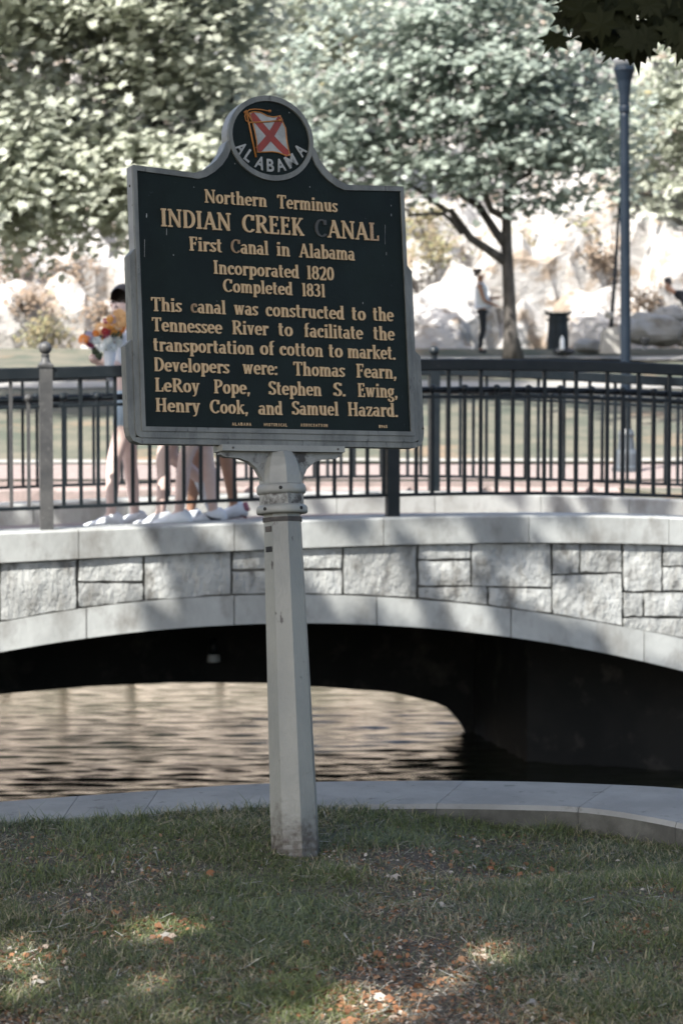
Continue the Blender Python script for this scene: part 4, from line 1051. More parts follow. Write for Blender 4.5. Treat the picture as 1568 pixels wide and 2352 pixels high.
# third
u3_ = front(512, 1200, .95)[0]
j = joints_walk(front_=(-.26, 0), back=(.10, 0), lift=.03, head=1.66, hipz=.93)
p3, W3_, obs = figure('tanned walker nearest the post with one pink-heeled shoe', u3_, .95, j, RAD, EDG, M['skin_tan'],
    [('shirt', ['waist','chest','neck','shL','shR'], [('waist','chest'),('chest','neck'),('chest','shL'),('chest','shR')], [(.14,.105),(.165,.12),.06,.072,.072], M['black_cloth']),
     ('shorts', ['pelvis','waist','hipL','hipR'], [('pelvis','waist'),('pelvis','hipL'),('pelvis','hipR')], [(.165,.125),(.14,.105),.105,.105], M['black_cloth'])],
    'people walking across the footbridge')
to_bake += obs
face(p3, W3_, (-.045, 0, 1.65), (-1, 0, 0), M['skin_tan'], M['hair'])
shoe(p3, W3_, j['ankL'], j['toeL'], M['white_cloth']); shoe(p3, W3_, j['ankR'], j['toeR'], M['white_cloth']); MB().tube([W3_(Vector(j['ankR']) + Vector((.06,0,-.075))), W3_(Vector(j['ankR']) + Vector((.085,0,-.02))), W3_(Vector(j['ankR']) + Vector((.07,0,.03)))], [.044,.042,.030], 8).obj('shoe_heel', M['pink_shoe'], p3, True)
fingers(p3, W3_, j['haL'], (-.3, 0, -1), M['skin_tan']); fingers(p3, W3_, j['haR'], (-.3, 0, -1), M['skin_tan'])
# fourth: shoe with the dark hooked mark
u4_ = front(470, 1205, .45)[0]
j = joints_walk(front_=(-.20, 0), back=(.08, 0), lift=.0, head=1.62, hipz=.91)
p4, W4, obs = figure('fair walker in white trainers with a dark hooked mark, just left of the post', u4_, .45, j, RAD, EDG, M['skin'],
    [('shirt', ['waist','chest','neck','shL','shR'], [('waist','chest'),('chest','neck'),('chest','shL'),('chest','shR')], [(.14,.105),(.165,.12),.06,.072,.072], M['denim']),
     ('shorts', ['pelvis','waist','hipL','hipR'], [('pelvis','waist'),('pelvis','hipL'),('pelvis','hipR')], [(.165,.125),(.14,.105),.105,.105], M['white_cloth'])],
    'people walking across the footbridge')
to_bake += obs
face(p4, W4, (-.045, 0, 1.61), (-1, 0, 0), M['skin'], M['brown_hair'])
shoe(p4, W4, j['ankL'], j['toeL'], M['white_cloth']); sR = shoe(p4, W4, j['ankR'], j['toeR'], M['white_cloth'])
a = Vector(j['ankR']); V = []
for t in np.linspace(0, 1, 9):
    x = .045 - .13 * t; z = -.055 + .075 * (t - .25) ** 2 * (1.2 if t < .25 else 1.5); w = .013 * math.sin(math.pi * min(1, t * 1.1 + .08)) + .001
    V += [W4(a + Vector((x, -.052, z - w))), W4(a + Vector((x, -.052, z + w))), W4(a + Vector((x, -.040, z - w))), W4(a + Vector((x, -.040, z + w)))]
F = []
for i in range(8): k = 4*i; F += [(k,k+1,k+5,k+4),(k,k+4,k+6,k+2),(k+1,k+3,k+7,k+5)]
mk('hooked_mark', V, F, M['black_cloth'], p4)
fingers(p4, W4, j['haL'], (-.3, 0, -1), M['skin']); fingers(p4, W4, j['haR'], (-.3, 0, -1), M['skin'])

# bouquet
pm = lambda n, c, c2: mat(n, c, c2, 30, .6)
PC = dict(gold=pm('gold_petal', (.72,.36,.05), (.62,.27,.03)), orange=pm('orange_petal', (.75,.25,.03), (.65,.18,.02)), peach=pm('peach_petal', (.80,.50,.24), (.74,.42,.18)),
          red=pm('red_petal', (.45,.03,.03), (.35,.02,.04)), crimson=pm('crimson_petal', (.26,.02,.06), (.2,.015,.05)), lilac=pm('lilac_petal', (.52,.47,.62), (.42,.36,.52)), white=pm('white_petal', (.72,.76,.76), (.6,.66,.66)))
stem_m = mat('bouquet_stem', (.035,.06,.03), (.06,.08,.04), 20, .6)
bz = lambda zx, zy, n=.42: B(*( (lambda q: (q[0], n, q[1]))(front(172.2 + zx * .09763, 620 + zy * .09763, n)) ))
bq = thing('bouquet', 'orange and red flower bouquet carried at the left edge of the sign', 'flowers', bz(900, 1900))
def flower(c, r, kind, centre=None, petals=14, tilt=None):
    c = Vector(c); nrm = Vector((random.uniform(-.5,.5), -1, random.uniform(-.2,.6))).normalized() if tilt is None else tilt
    q = nrm.to_track_quat('Z', 'Y').to_matrix(); mb = MB()
    for ring, (rr, lift) in enumerate(((1.0, .0), (.8, .18), (.55, .32))):
        for k in range(petals):
            a = 2 * math.pi * (k + ring * .5) / petals; w = 2.6 / petals
            pts = [(.15, a - w*.4), (.7, a - w), (1.0, a), (.7, a + w), (.15, a + w*.4)]
            base_ = len(mb.v)
            for (rad, an) in pts:
                p = Vector((math.cos(an) * rad * r * rr, math.sin(an) * rad * r * rr, lift * r + .25 * r * (rad * .5) ** 2 + random.uniform(-.03,.03) * r)); mb.v.append(c + q @ p)
            mb.f.append(tuple(base_ + i for i in range(5)))
    o = mb.obj('bloom', PC[kind], bq)
    if centre: MB().lathe([(r*.34, r*.30), (r*.30, r*.42), (r*.1, r*.46)], 12, c, ax=q).obj('bloom_centre', M['hair'], o, True)
random.seed(3)
bl = [((1050,1160),.085,'peach'),((1040,1060),.06,'peach'),((905,1150),.045,'lilac'),((830,1150),.04,'gold'),((815,1220),.035,'red'),((720,1200),.03,'red'),((910,1420),.060,'gold'),((750,1330),.04,'gold'),
      ((620,1380),.065,'peach'),((620,1570),.070,'gold','c'),((700,1440),.035,'red'),((730,1530),.04,'crimson'),((210,1630),.055,'orange'),((345,1570),.055,'lilac'),((360,1690),.055,'crimson'),((480,1500),.035,'orange'),
      ((480,1640),.05,'white'),((780,1650),.05,'white'),((960,1700),.065,'white'),((900,1600),.05,'orange'),((1100,1400),.04,'orange'),((1050,1340),.045,'white'),((640,1790),.055,'white'),((860,1830),.05,'white'),((980,1480),.05,'gold'),((780,1440),.03,'crimson'),((1100,1250),.07,'orange'),((390,1790),.03,'lilac')]
for it in bl:
    flower(bz(*it[0], n=.42 + random.uniform(-.05, .05)), it[1] * .92, it[2], len(it) > 3)
for (x, y), (x2, y2), r in (((240,1440),(300,1560),.025),((900,1030),(980,1100),.03),((960,1040),(860,1090),.02),((400,1800),(560,2000),.035),((500,1900),(600,2120),.03),((850,1400),(1100,1620),.06),((800,1500),(960,1560),.05),((420,1850),(350,1700),.03)):
    MB().tube([bz(x, y, .5), bz((x+x2)/2 + 15, (y+y2)/2, .48), bz(x2, y2, .5)], [r*.3, r, r*.2], 6).obj('leaf', stem_m, bq, True)
mb = MB()
for k in range(9): mb.tube([bz(700 + k * 40, 1600, .46), bz(760 + k * 14, 2200, .46), bz(700 + k * 25, 2500, .46)], .005, 5)
mb.obj('stems', stem_m, bq, False, 'stuff')
MB().tube([bz(820,1900,.45), bz(800,2350,.46), bz(850, 2600, .45)], [.05,.028,.03], 10).obj('wrap', M['white_cloth'], bq, True)

# ---- far people
def far_person(label, base_, pts, rad, ed, skin, clothes, root):
    p = thing('person', label, 'person', base_); names = list(pts); ix = {k: i for i, k in enumerate(names)}
    o = person_skin('body', [pts[k] for k in names], [(ix[a], ix[b_]) for a, b_ in ed], [rad[k] for k in names], skin, p, 2, ix[root]); to_bake.append(o)
    for nm, keys, e2, r_, m in clothes:
        jx = {k: i for i, k in enumerate(keys)}
        to_bake.append(person_skin(nm, [pts[k] for k in keys], [(jx[a], jx[b_]) for a, b_ in e2], r_, m, p, 2, 0))
    return p
YW = 44.4
w = lambda x, y, dy=0: at(x, y, YW + dy)
P_ = dict(pelvis=w(1108,704), waist=w(1106,688), chest=w(1104,664), neck=w(1102,648), jaw=w(1104,639), skull=w(1101,631), hipL=w(1107,716,-.09), hipR=w(1107,716,.09), kneeL=w(1109,757,-.07), kneeR=w(1110,757,.07), calfL=w(1104,775,-.06), calfR=w(1105,775,.06),
          ankL=w(1102,803,-.05), ankR=w(1102,803,.06), toeL=w(1115,808,-.06), toeR=w(1115,808,.08), shL=w(1101,655,-.17), shR=w(1106,655,.17), elL=w(1112,690,-.22), wrL=w(1138,701,-.16), haL=w(1147,706,-.12), elR=w(1118,686,.2), wrR=w(1138,684,.1), haR=w(1148,682,.05))
p5 = far_person('person in a white tank top and black leggings beside the tree trunk', w(1106, 808), P_, RAD, EDG, M['skin_tan'],
    [('tank_top', ['waist','chest','shL','shR','pelvis'], [('waist','chest'),('chest','shL'),('chest','shR'),('pelvis','waist')], [(.18,.165),(.19,.175),.085,.085,(.165,.15)], M['white_cloth']),
     ('leggings', ['pelvis','hipL','hipR','kneeL','kneeR','calfL','calfR','ankL','ankR'], [('pelvis','hipL'),('pelvis','hipR'),('hipL','kneeL'),('hipR','kneeR'),('kneeL','calfL'),('kneeR','calfR'),('calfL','ankL'),('calfR','ankR')], [(.145,.13),.095,.095,.062,.062,.058,.058,.040,.040], M['black_cloth'])], 'pelvis')
W5 = lambda q: p5.location + Vector(q)
hc = P_['skull'] - p5.location
face(p5, W5, hc, (1, -.1, 0), M['skin_tan'], M['brown_hair'], bun=True, long_=False)
MB().tube([w(1116,808,-.06), w(1100,805,-.05)], [.03,.045], 8).obj('shoe', M['black_cloth'], p5, True)
MB().tube([w(1116,808,.08), w(1100,805,.06)], [.03,.045], 8).obj('shoe', M['black_cloth'], p5, True)
fingers(p5, W5, P_['haL'] - p5.location, (1, 0, -.2), M['skin_tan']); fingers(p5, W5, P_['haR'] - p5.location, (1, 0, 0), M['skin_tan'])
YM = 43.6
w = lambda x, y, dy=0: at(x, y, YM + dy)
Q_ = dict(pelvis=w(1640,716), waist=w(1618,700), chest=w(1578,683), neck=w(1549,671), jaw=w(1534,662), skull=w(1530,652), hipL=w(1644,722,-.1), hipR=w(1644,722,.1), kneeL=w(1630,762,-.1), kneeR=w(1650,762,.1), calfL=w(1635,778,-.1), calfR=w(1658,778,.1),
          ankL=w(1640,802,-.1), ankR=w(1664,802,.1), toeL=w(1622,807,-.1), toeR=w(1646,807,.1), shL=w(1566,678,-.19), shR=w(1566,680,.19), elL=w(1580,712,-.24), wrL=w(1608,730,-.2), haL=w(1618,736,-.16), elR=w(1582,712,.24), wrR=w(1610,730,.2), haR=w(1620,736,.16))
p6 = far_person('dark-haired person in a black shirt bending forward at the right edge', w(1650, 808), Q_, RAD, EDG, M['skin_tan'],
    [('shirt', ['waist','chest','neck','shL','shR','elL','elR','pelvis'], [('waist','chest'),('chest','neck'),('chest','shL'),('chest','shR'),('shL','elL'),('shR','elR'),('pelvis','waist')], [(.18,.16),(.20,.18),.085,.10,.10,.07,.07,(.18,.16)], M['black_cloth']),
     ('trousers', ['pelvis','hipL','hipR','kneeL','kneeR','ankL','ankR'], [('pelvis','hipL'),('pelvis','hipR'),('hipL','kneeL'),('hipR','kneeR'),('kneeL','ankL'),('kneeR','ankR')], [(.165,.13),.11,.11,.075,.075,.05,.05], M['black_cloth'])], 'pelvis')
W6 = lambda q: p6.location + Vector(q)
face(p6, W6, Q_['skull'] - p6.location, (-1, -.1, -.25), M['skin_tan'], M['hair'], long_=False)
for k in ('L', 'R'): MB().tube([Q_['toe' + k], Q_['ank' + k] + Vector((.02, 0, -.05))], [.03,.045], 8).obj('shoe', M['black_cloth'], p6, True)
fingers(p6, W6, Q_['haL'] - p6.location, (.6, 0, -.7), M['skin_tan']); fingers(p6, W6, Q_['haR'] - p6.location, (.6, 0, -.7), M['skin_tan'])
bake(to_bake)

# ================================================================== LAMP POST, LITTER BIN, LEANING POLE, BOULDERS
lp = at(1438, 1085, 25.0); lamp = thing('street_lamp', 'tall blue-grey street lamp post with a flared collar', 'street lamp', lp)
tilt = Matrix.Rotation(math.radians(-.7), 3, 'Y')
H = 4.62
MB().lathe([(.0575,.5),(.060,1.0),(.056,3.0),(.052,4.05),(.052,4.12)], 16, lp, ax=tilt).obj('pole', M['lamp_iron'], lamp, True)
MB().lathe([(.17,-.1),(.17,.06),(.15,.08),(.14,.22),(.10,.27),(.085,.40),(.095,.44),(.065,.50)], 16, lp, ax=tilt).obj('base', M['lamp_base'], lamp, False)
MB().lathe([(.052,4.10),(.066,4.11),(.066,4.16),(.055,4.18),(.062,4.30),(.085,4.46),(.115,4.56),(.125,4.58),(.12,4.62),(.09,4.63)], 16, lp, ax=tilt).obj('collar', M['lamp_iron'], lamp, False)
gl = bpy.data.materials.new('frosted_globe'); gl.use_nodes = True; gl.node_tree.nodes['Principled BSDF'].inputs['Base Color'].default_value = (.7,.75,.8,1); gl.node_tree.nodes['Principled BSDF'].inputs['Roughness'].default_value = .15
MB().lathe([(.09,4.63),(.16,4.72),(.19,4.85),(.18,4.98),(.12,5.08),(.03,5.12)], 18, lp, ax=tilt).obj('globe', gl, lamp, True)
MB().lathe([(.03,5.11),(.04,5.14),(.015,5.2),(.002,5.28)], 10, lp, ax=tilt).obj('finial', M['lamp_iron'], lamp, True)

bp = at(1281, 806, 43.2); bn = thing('litter_bin', 'dark slatted litter bin with an open rim in front of the rocks', 'bin', bp)
hb = .74; R0, R1 = .20, .235
slat = MB().hexa([(-.021,-.008,.04),(.021,-.008,.04),(.021,.008,.04),(-.021,.008,.04),(-.025,-.008,hb),(.025,-.008,hb),(.025,.008,hb),(-.025,.008,hb)]).me('slat', M['bin'])
for k in range(24):
    a = 2 * math.pi * k / 24; o = link('slat', slat, bn, (math.cos(a) * (R0 + .012), math.sin(a) * (R0 + .012), 0)); o.rotation_euler = (math.radians(-2.6) * 1, 0, a + math.pi / 2)
MB().lathe([(.17,.05),(.19,.70),(.16,.70),(.15,.08)], 20, bp).obj('liner', M['black_cloth'], bn, True)
MB().lathe([(.20,.03),(.222,.03),(.222,.07),(.20,.07)], 24, bp).obj('hoop', M['bin'], bn)
MB().lathe([(.205,.60),(.245,.60),(.245,.64),(.205,.64)], 24, bp).obj('hoop', M['bin'], bn)
for k in range(16):
    a = 2 * math.pi * k / 16
    MB().tube([bp + Vector((math.cos(a)*.225, math.sin(a)*.225, .70)), bp + Vector((math.cos(a)*.25, math.sin(a)*.25, .76)), bp + Vector((math.cos(a)*.285, math.sin(a)*.285, .80))], .010, 5).obj('rim_finger', M['bin'], bn)
MB().lathe([(.235,.735),(.262,.735),(.262,.755),(.235,.755)], 24, bp).obj('rim', M['bin'], bn)
# black footing slab and white bottle in front
fp = at(1292, 812, 42.6); MBx = MB().box((fp.x - .20, fp.y - .15, fp.z - .04), (fp.x + .22, fp.y + .15, fp.z + .08)); o = MBx.obj('backpack', M['black_cloth']); 
bo = thing('water_bottle', 'small white bottle standing in front of the litter bin', 'bottle', at(1290, 803, 42.3))
q = bo.location
MB().lathe([(.040,0),(.045,.02),(.045,.17),(.034,.21),(.022,.23)], 12, q).obj('body', M['white_cloth'], bo, True); MB().lathe([(.024,.225),(.024,.255),(.016,.26)], 10, q).obj('cap', M['white_cloth'], bo, True)
bpy.data.objects.remove(o)
bk = thing('backpack', 'small black bag lying on the grass below the litter bin', 'bag', fp)
V = []; mb = MB().ball(fp + Vector((.02, 0, .04)), .22, 14, 8, .42); mb.obj('bag_body', M['black_cloth'], bk, True)
MB().tube([fp + Vector((-.1,-.1,.1)), fp + Vector((0,-.16,.17)), fp + Vector((.12,-.1,.1))], .012, 6).obj('strap', M['bin'], bk, True)

pb = at(1404, 800, 42.8)
bl_ = thing('concrete_footing', 'pale concrete block holding the leaning pole', 'block', pb)
MB().hexa([pb + Vector(v) for v in ((-.24,-.2,-.1),(.18,-.2,-.1),(.18,.2,-.1),(-.24,.2,-.1),(-.17,-.14,.40),(.10,-.14,.42),(.10,.14,.42),(-.17,.14,.40))]).obj('block', M['pale_path'], bl_)
pole = thing('leaning_pole', 'thin dark pole leaning just left of the street lamp', 'pole', at(1402, 760, 42.8))
MB().tube([at(1402,762,42.8), at(1411,640,42.8), at(1424,440,42.8)], [.040,.036,.03], 10).obj('shaft', M['lamp_iron'], pole, True)
MB().lathe([(.07,-.03),(.085,0),(.085,.08),(.05,.10)], 12, at(1398,727,42.7)).obj('collar', M['pale_path'], pole, True)
sp2 = thing('ground_spotlight', 'small black ground spotlight on the grass near the right edge', 'light', at(1480, 803, 42.0))
MB().lathe([(.06,0),(.05,.04),(.02,.06),(.02,.12)], 10, sp2.location).obj('base', M['black_cloth'], sp2); MB().lathe([(.05,-.02),(.09,.06),(.10,.10),(.06,.11)], 12, sp2.location + Vector((0,0,.12))).obj('head', M['black_cloth'], sp2)

def boulder(label, c, r, m, seed, sub=3):
    bm = bmesh.new(); bmesh.ops.create_icosphere(bm, subdivisions=sub, radius=1.0)
    for v in bm.verts:
        p = v.co.copy(); k = 1 + .25 * noise.noise(p * 1.3 + Vector((seed, 0, 0))) + .10 * noise.cell(p * 1.7 + Vector((seed, 3, 0))); v.co = Vector((p.x * r[0] * k, p.y * r[1] * k, p.z * r[2] * k))
    me = bpy.data.meshes.new('boulder'); bm.to_mesh(me); bm.free(); me.materials.append(m)
    o = link('boulder', me, None, c); tag(o, label, 'rock', 'boulders along the foot of the hill'); return o
boulder('large grey boulder right of the street lamp', at(1495, 758, 44.6), (.62,.45,.36), M['boulder'], 1.5)
boulder('low grey boulder between the litter bin and the leaning pole', at(1352, 795, 44.9), (.32,.3,.16), M['boulder'], 6.1)
boulder('grey boulder at the right edge below the bending person', at(1590, 768, 44.8), (.40,.4,.28), M['boulder'], 9.3)
boulder('low pale boulder just left of the bending person', at(1545, 725, 46.0), (.35,.4,.22), M['boulder'], 12.7)

# ================================================================== TREES
def tree(label, trunk_pts, trunk_r, ends, c, r, clusters, per, m, size, shape=LEAF8, group='trees beyond the bridge', rad=.75, loc=None, gap=None, extra=None, flat=.35, up=.8):
    base_ = Vector(trunk_pts[0]); t = thing('tree', label, 'tree', base_, group)
    mb = MB(); mb.tube(trunk_pts, trunk_r, 10)
    for st, e, a, b_ in ends: limbs(mb, st, [e], a, b_)
    mb.obj('trunk', M['bark'], t, True)
    P, Nn, rnd = crown_pts(c, r, clusters, per, rad=rad, gap=gap, flat=flat, up=up)
    if extra:
        for ec, er, ecl in extra:
            P2, N2, r2_ = crown_pts(ec, er, ecl, per, rad=rad, gap=gap, flat=flat, up=up); P = np.r_[P, P2]; Nn = np.r_[Nn, N2]; rnd = np.r_[rnd, r2_]
    P = P - np.array(base_)
    o = link('crown', leaf_mesh('crown', P, Nn, size * (.5 + .95 * RNG.random(len(P))), shape, m, rnd), t); o['kind'] = 'stuff'
    return t
Y = 33.0
ta = lambda x, y, d=Y: at(x, y, d)
tree('bright leafy tree filling the upper left, lit by the sun', [(-2.5,33,-.35),(-2.5,33,1.2),(-2.55,33,2.6),(-2.8,33,4.2),(-3.6,33,6.5)], [.24,.18,.16,.12,.06],
     [((-2.6,33,3.0),(-5.6,32.8,4.6),.08,.03),((-2.55,33,2.8),(-1.6,32.6,4.6),.08,.03),((-2.8,33,4.2),(-6.4,33,6.4),.07,.02),((-2.8,33,4.2),(-2.2,32,7),.07,.02)],
     (-4.9,33,6.7), (4.6,3.0,4.6), 540, 66, M['leaf_front'], .145, shape=MAPLE, extra=[((-2.4,32.6,5.6),(2.1,2.3,3.0),170),((-5.0,32.0,3.3),(2.0,1.6,1.5),150),((-3.2,32.2,3.3),(1.3,1.4,1.1),70),((-2.0,32.4,3.7),(1.0,1.2,1.0),40)])
Y = 42.0
cb = [((at(1160,600,42)), at(945,425,41.5), .10, .03), (at(1060,535,41.8), at(900,470,41), .05, .02), (at(1160,560,42), at(985,370,42.5), .10, .03), (at(1163,500,42), at(1040,360,42), .08, .03),
      (at(1180,340,42), at(1330,200,42), .07, .02), (at(1165,430,42), at(1290,330,42.5), .07, .02), (at(1190,320,42), at(1120,150,42), .06, .02), (at(1215,250,42), at(1260,60,42), .05, .02)]
tree('grey-green maple with a slim forked trunk beside the person in white', [at(1178,826,42),at(1172,760,42),at(1168,660,42),at(1163,560,42),at(1163,470,42),at(1172,380,42),at(1195,300,42),at(1220,200,42),at(1230,60,42)],
     [.22,.135,.12,.11,.09,.075,.06,.045,.025], cb, at(1060,120,42), (4.4,2.7,3.1), 300, 60, M['leaf_mid'], .150, rad=.8, flat=.28,
     extra=[(at(790,330,41.5),(1.6,1.6,1.1),45),(at(1320,330,42),(1.7,1.8,1.3),46),(at(1030,380,41.2),(1.2,1.2,.5),16), (at(640,380,41.2),(1.2,1.2,.9),22)])
tree('sparser tree at the right edge beyond the street lamp', [(9.3,50,2.5),(9.2,50,4.2),(9.0,50,5.6),(8.8,50,8.5)], [.22,.16,.12,.05],
     [((9.1,50,4.6),(6.6,50,5.6),.07,.02),((9.0,50,5.5),(7.2,49.5,7.5),.06,.02)], (8.3,50,6.6), (2.9,2.6,2.9), 190, 50, M['leaf_front'], .17)
tree('tree on the slope showing between the two larger crowns', [(-.9,53,5.0),(-.9,53,7.0),(-.8,53,9.5)], [.2,.15,.05], [((-.9,53,6.6),(1.0,53,8.6),.06,.02)], (-.6,53,8.6), (3.4,2.4,2.7), 200, 50, M['leaf_front'], .17)
tree('tree high on the slope in the upper right', [(6.5,57,7.4),(6.4,57,9),(6.3,57,12)], [.2,.15,.05], [((6.4,57,9),(8.2,57,11),.06,.02)], (6.3,57,11.4), (4.6,2.4,2.4), 230, 46, M['leaf_front'], .18)
tree('tree high on the slope behind the bright left crown', [(-7.5,56,7.0),(-7.5,56,9),(-7.4,56,12)], [.2,.15,.05], [((-7.4,56,9),(-5.2,56,11),.06,.02)], (-7,56,10.8), (4.5,2.4,2.6), 200, 46, M['leaf_mid'], .18)
# shade tree over the lawn and the bridge; gaps are cut in its crown to place the sun flecks
holes = []
def hole(p, r): holes.append((np.array(tuple(p)), r))
for (x, y, r) in ((60,1330,.42),(230,1400,.30),(290,1245,.22),(30,1430,.30),(210,1330,.20),(1440,1300,.20),(1500,1390,.28),(1440,1240,.25),(1545,1230,.30),(1090,1430,.16),(940,1400,.14),(1400,1430,.2),(150,1230,.2),(700,1300,.10),(1010,1290,.10)):
    u, z = front(x, y); hole(B(u, 0, z), r)
hr = random.Random(21)
for k in range(64):
    u, z = front(hr.uniform(-100, 1560), hr.uniform(1190, 1440)); hole(B(u, 0, z), hr.uniform(.06, .15))
for (x, y, r) in ((370,2135,.15),(810,2320,.20),(300,2270,.10),(1130,2180,.12),(1040,2250,.09),(50,2215,.10),(690,2110,.04),(1450,2130,.05),(1130,1868,.05),(560,2310,.06),(1000,2030,.03),(480,1990,.03),(1290,2330,.04),(170,2120,.05),(250,2200,.05)):
    hole(plane_pt(x, y, -1.42), r)
for (x, y) in ((20,870),(60,1000),(107,830),(107,1000),(107,1150),(200,860),(30,1120),(160,1010),(190,1120)):
    u, z = front(x, y, nf); hole(B(u, nf, z), .26)
sunv = np.array(tuple(SUN))
def gap(P):
    keep = np.ones(len(P), bool)
    for c, r in holes:
        d = P - c; t = d @ sunv; q = d - t[:, None] * sunv; keep &= (np.linalg.norm(q, axis=1) > r) | (t < 0)
    return keep
tree('large maple standing left of the lawn, its crown shading the marker and the bridge', [(-5.6,5.0,-1.6),(-5.5,5.1,0.5),(-5.3,5.4,2.6),(-4.8,5.8,4.4),(-4.2,6.4,7.5)], [.42,.30,.26,.2,.08],
     [((-5.3,5.4,2.6),(-2.2,9.6,5.8),.14,.04),((-5.3,5.4,2.6),(-8.2,8,5.6),.13,.04),((-5.0,5.6,3.8),(-1.5,3.5,6.6),.12,.03),((-5.0,5.6,3.8),(-7,1.8,6.4),.12,.03),((-4.8,5.8,4.4),(-2.5,12.2,6.8),.10,.03)],
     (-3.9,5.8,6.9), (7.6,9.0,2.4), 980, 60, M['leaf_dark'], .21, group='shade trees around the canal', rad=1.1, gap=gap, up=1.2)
tree('shade tree on the far bank right of the street lamp', [(6.9,27.5,-.8),(6.8,27.5,1.5),(6.6,27.5,4),(5.0,27.5,9)], [.32,.25,.2,.07], [((6.7,27.5,3.5),(5.5,27,10),.12,.03),((5.8,27.5,7),(1.5,28,10.5),.1,.03)],
     (2.0,27.4,10.4), (5.2,3.4,1.6), 120, 60, M['leaf_dark'], .21, group='shade trees around the canal', rad=1.1, up=1.2)
# near maple whose branch hangs into the top right corner
mt = thing('tree', 'near maple whose dark leafy branch hangs into the top right corner', 'tree', (2.9, 3.4, -1.6), 'shade trees around the canal')
mb = MB(); mb.tube([(2.9,3.4,-1.6),(2.85,3.45,.2),(2.7,3.6,1.8),(2.6,3.8,4.2)], [.24,.18,.15,.08], 10)
limbs(mb, (2.75,3.6,1.6), [(1.5,4.6,1.75)], .07, .035, .04); limbs(mb, (2.7,3.6,1.8), [(4.5,3,4)], .08, .03)
mb.obj('trunk', M['bark'], mt, True)
br = MB()
br.tube([(1.5,4.6,1.75),(1.1,4.85,1.45),(.82,5.0,1.18),(.66,5.05,1.0)], [.035,.02,.010,.004], 7)
for a_, b_ in (((.95,4.95,1.3),(.80,5.05,.90)), ((.82,5.0,1.18),(.56,5.0,.98)), ((1.1,4.85,1.45),(.70,4.9,1.16)), ((.72,5.03,1.08),(.68,5.0,.86))):
    br.tube([a_, ((a_[0]+b_[0])/2, (a_[1]+b_[1])/2, (a_[2]+b_[2])/2 + .03), b_], [.006,.004,.002], 5)
br.obj('branch', M['bark'], mt, True)
nl = []
for px, py, d in ((1275,92,5.0),(1300,50,5.05),(1330,28,4.95),(1312,14,5.0),(1345,70,5.0),(1362,95,5.05),(1378,60,4.95),(1395,100,5.0),(1408,118,4.95),(1420,85,5.05),(1432,60,5.0),(1440,118,5.0),(1452,95,4.95),(1462,122,5.05),(1475,70,5.0),(1488,98,4.95),
                  (1500,45,5.0),(1512,80,5.05),(1530,50,5.0),(1545,85,4.95),(1560,60,5.0),(1380,20,5.0),(1410,30,5.05),(1450,25,5.0),(1490,15,4.95),(1530,12,5.0),(1560,20,5.0),(1350,5,5.0),(1320,-20,5.0),(1400,-15,5.0),(1470,-20,5.05),(1540,-25,5.0),(1585,40,5.0),(1600,95,5.0),(1585,120,5.0),
                  (1285,-10,5.0),(1430,10,5.1),(1360,45,5.1),(1562,108,4.95),(1640,60,5.0),(1620,10,5.0)):
    c = at(px + random.uniform(-6, 6), py - 6 + random.uniform(-6, 6), d)
    Nn = np.array([[random.uniform(-.5,.5), -1 + random.uniform(-.3,.3), random.uniform(-.2,.9)]])
    # stalk end up, tip hanging down
    n_ = Vector(Nn[0]).normalized(); down = (Vector((random.uniform(-.7,.7), 0, -1)) - n_ * n_.dot(Vector((0, 0, -1)))).normalized(); a_ = n_.cross(down).normalized(); s = random.uniform(.070, .098)
    V = [a_ * (x * s) + down * (y * s) - n_ * (s * .25 * (x * x + y * y)) for x, y in MAPLE] + [down * (-.9 * s) + n_ * .01, down * (-.9 * s) + n_ * .01 + a_ * .0015]
    F = [(0, i, i + 1) for i in range(1, 15)] + [(0, 16, 17)]
    # fan around the stalk foot folds at the lobes; use the centre instead
    V.append(Vector((0, 0, 0))); ce = len(V) - 1; F = [(ce, i, (i + 1) % 16) for i in range(16)] + [(0, 16, 17)]
    me = mesh('leaf', V, F, M['leaf_near']); at_ = me.attributes.new('rnd', 'FLOAT', 'FACE'); v_ = random.random(); at_.data.foreach_set('value', [v_] * len(me.polygons))
    link('leaf', me, mt, c - mt.location)
P, Nn, rnd = crown_pts((3.1,3.4,4.6), (2.6,3.4,1.8), 120, 55, rad=.8, gap=gap, up=1.2)
P2, N2, r22 = crown_pts((1.25,4.75,1.75), (.5,.4,.35), 5, 16, rad=.28, up=.6)
P, Nn, rnd = np.r_[P, P2], np.r_[Nn, N2], np.r_[rnd, r22]
sz = np.r_[np.full(len(P) - len(P2), .15), np.full(len(P2), .09)]
o = link('crown', leaf_mesh('crown', P - np.array((2.9,3.4,-1.6)), Nn, sz, MAPLE, M['leaf_dark'], rnd), mt); o['kind'] = 'stuff'

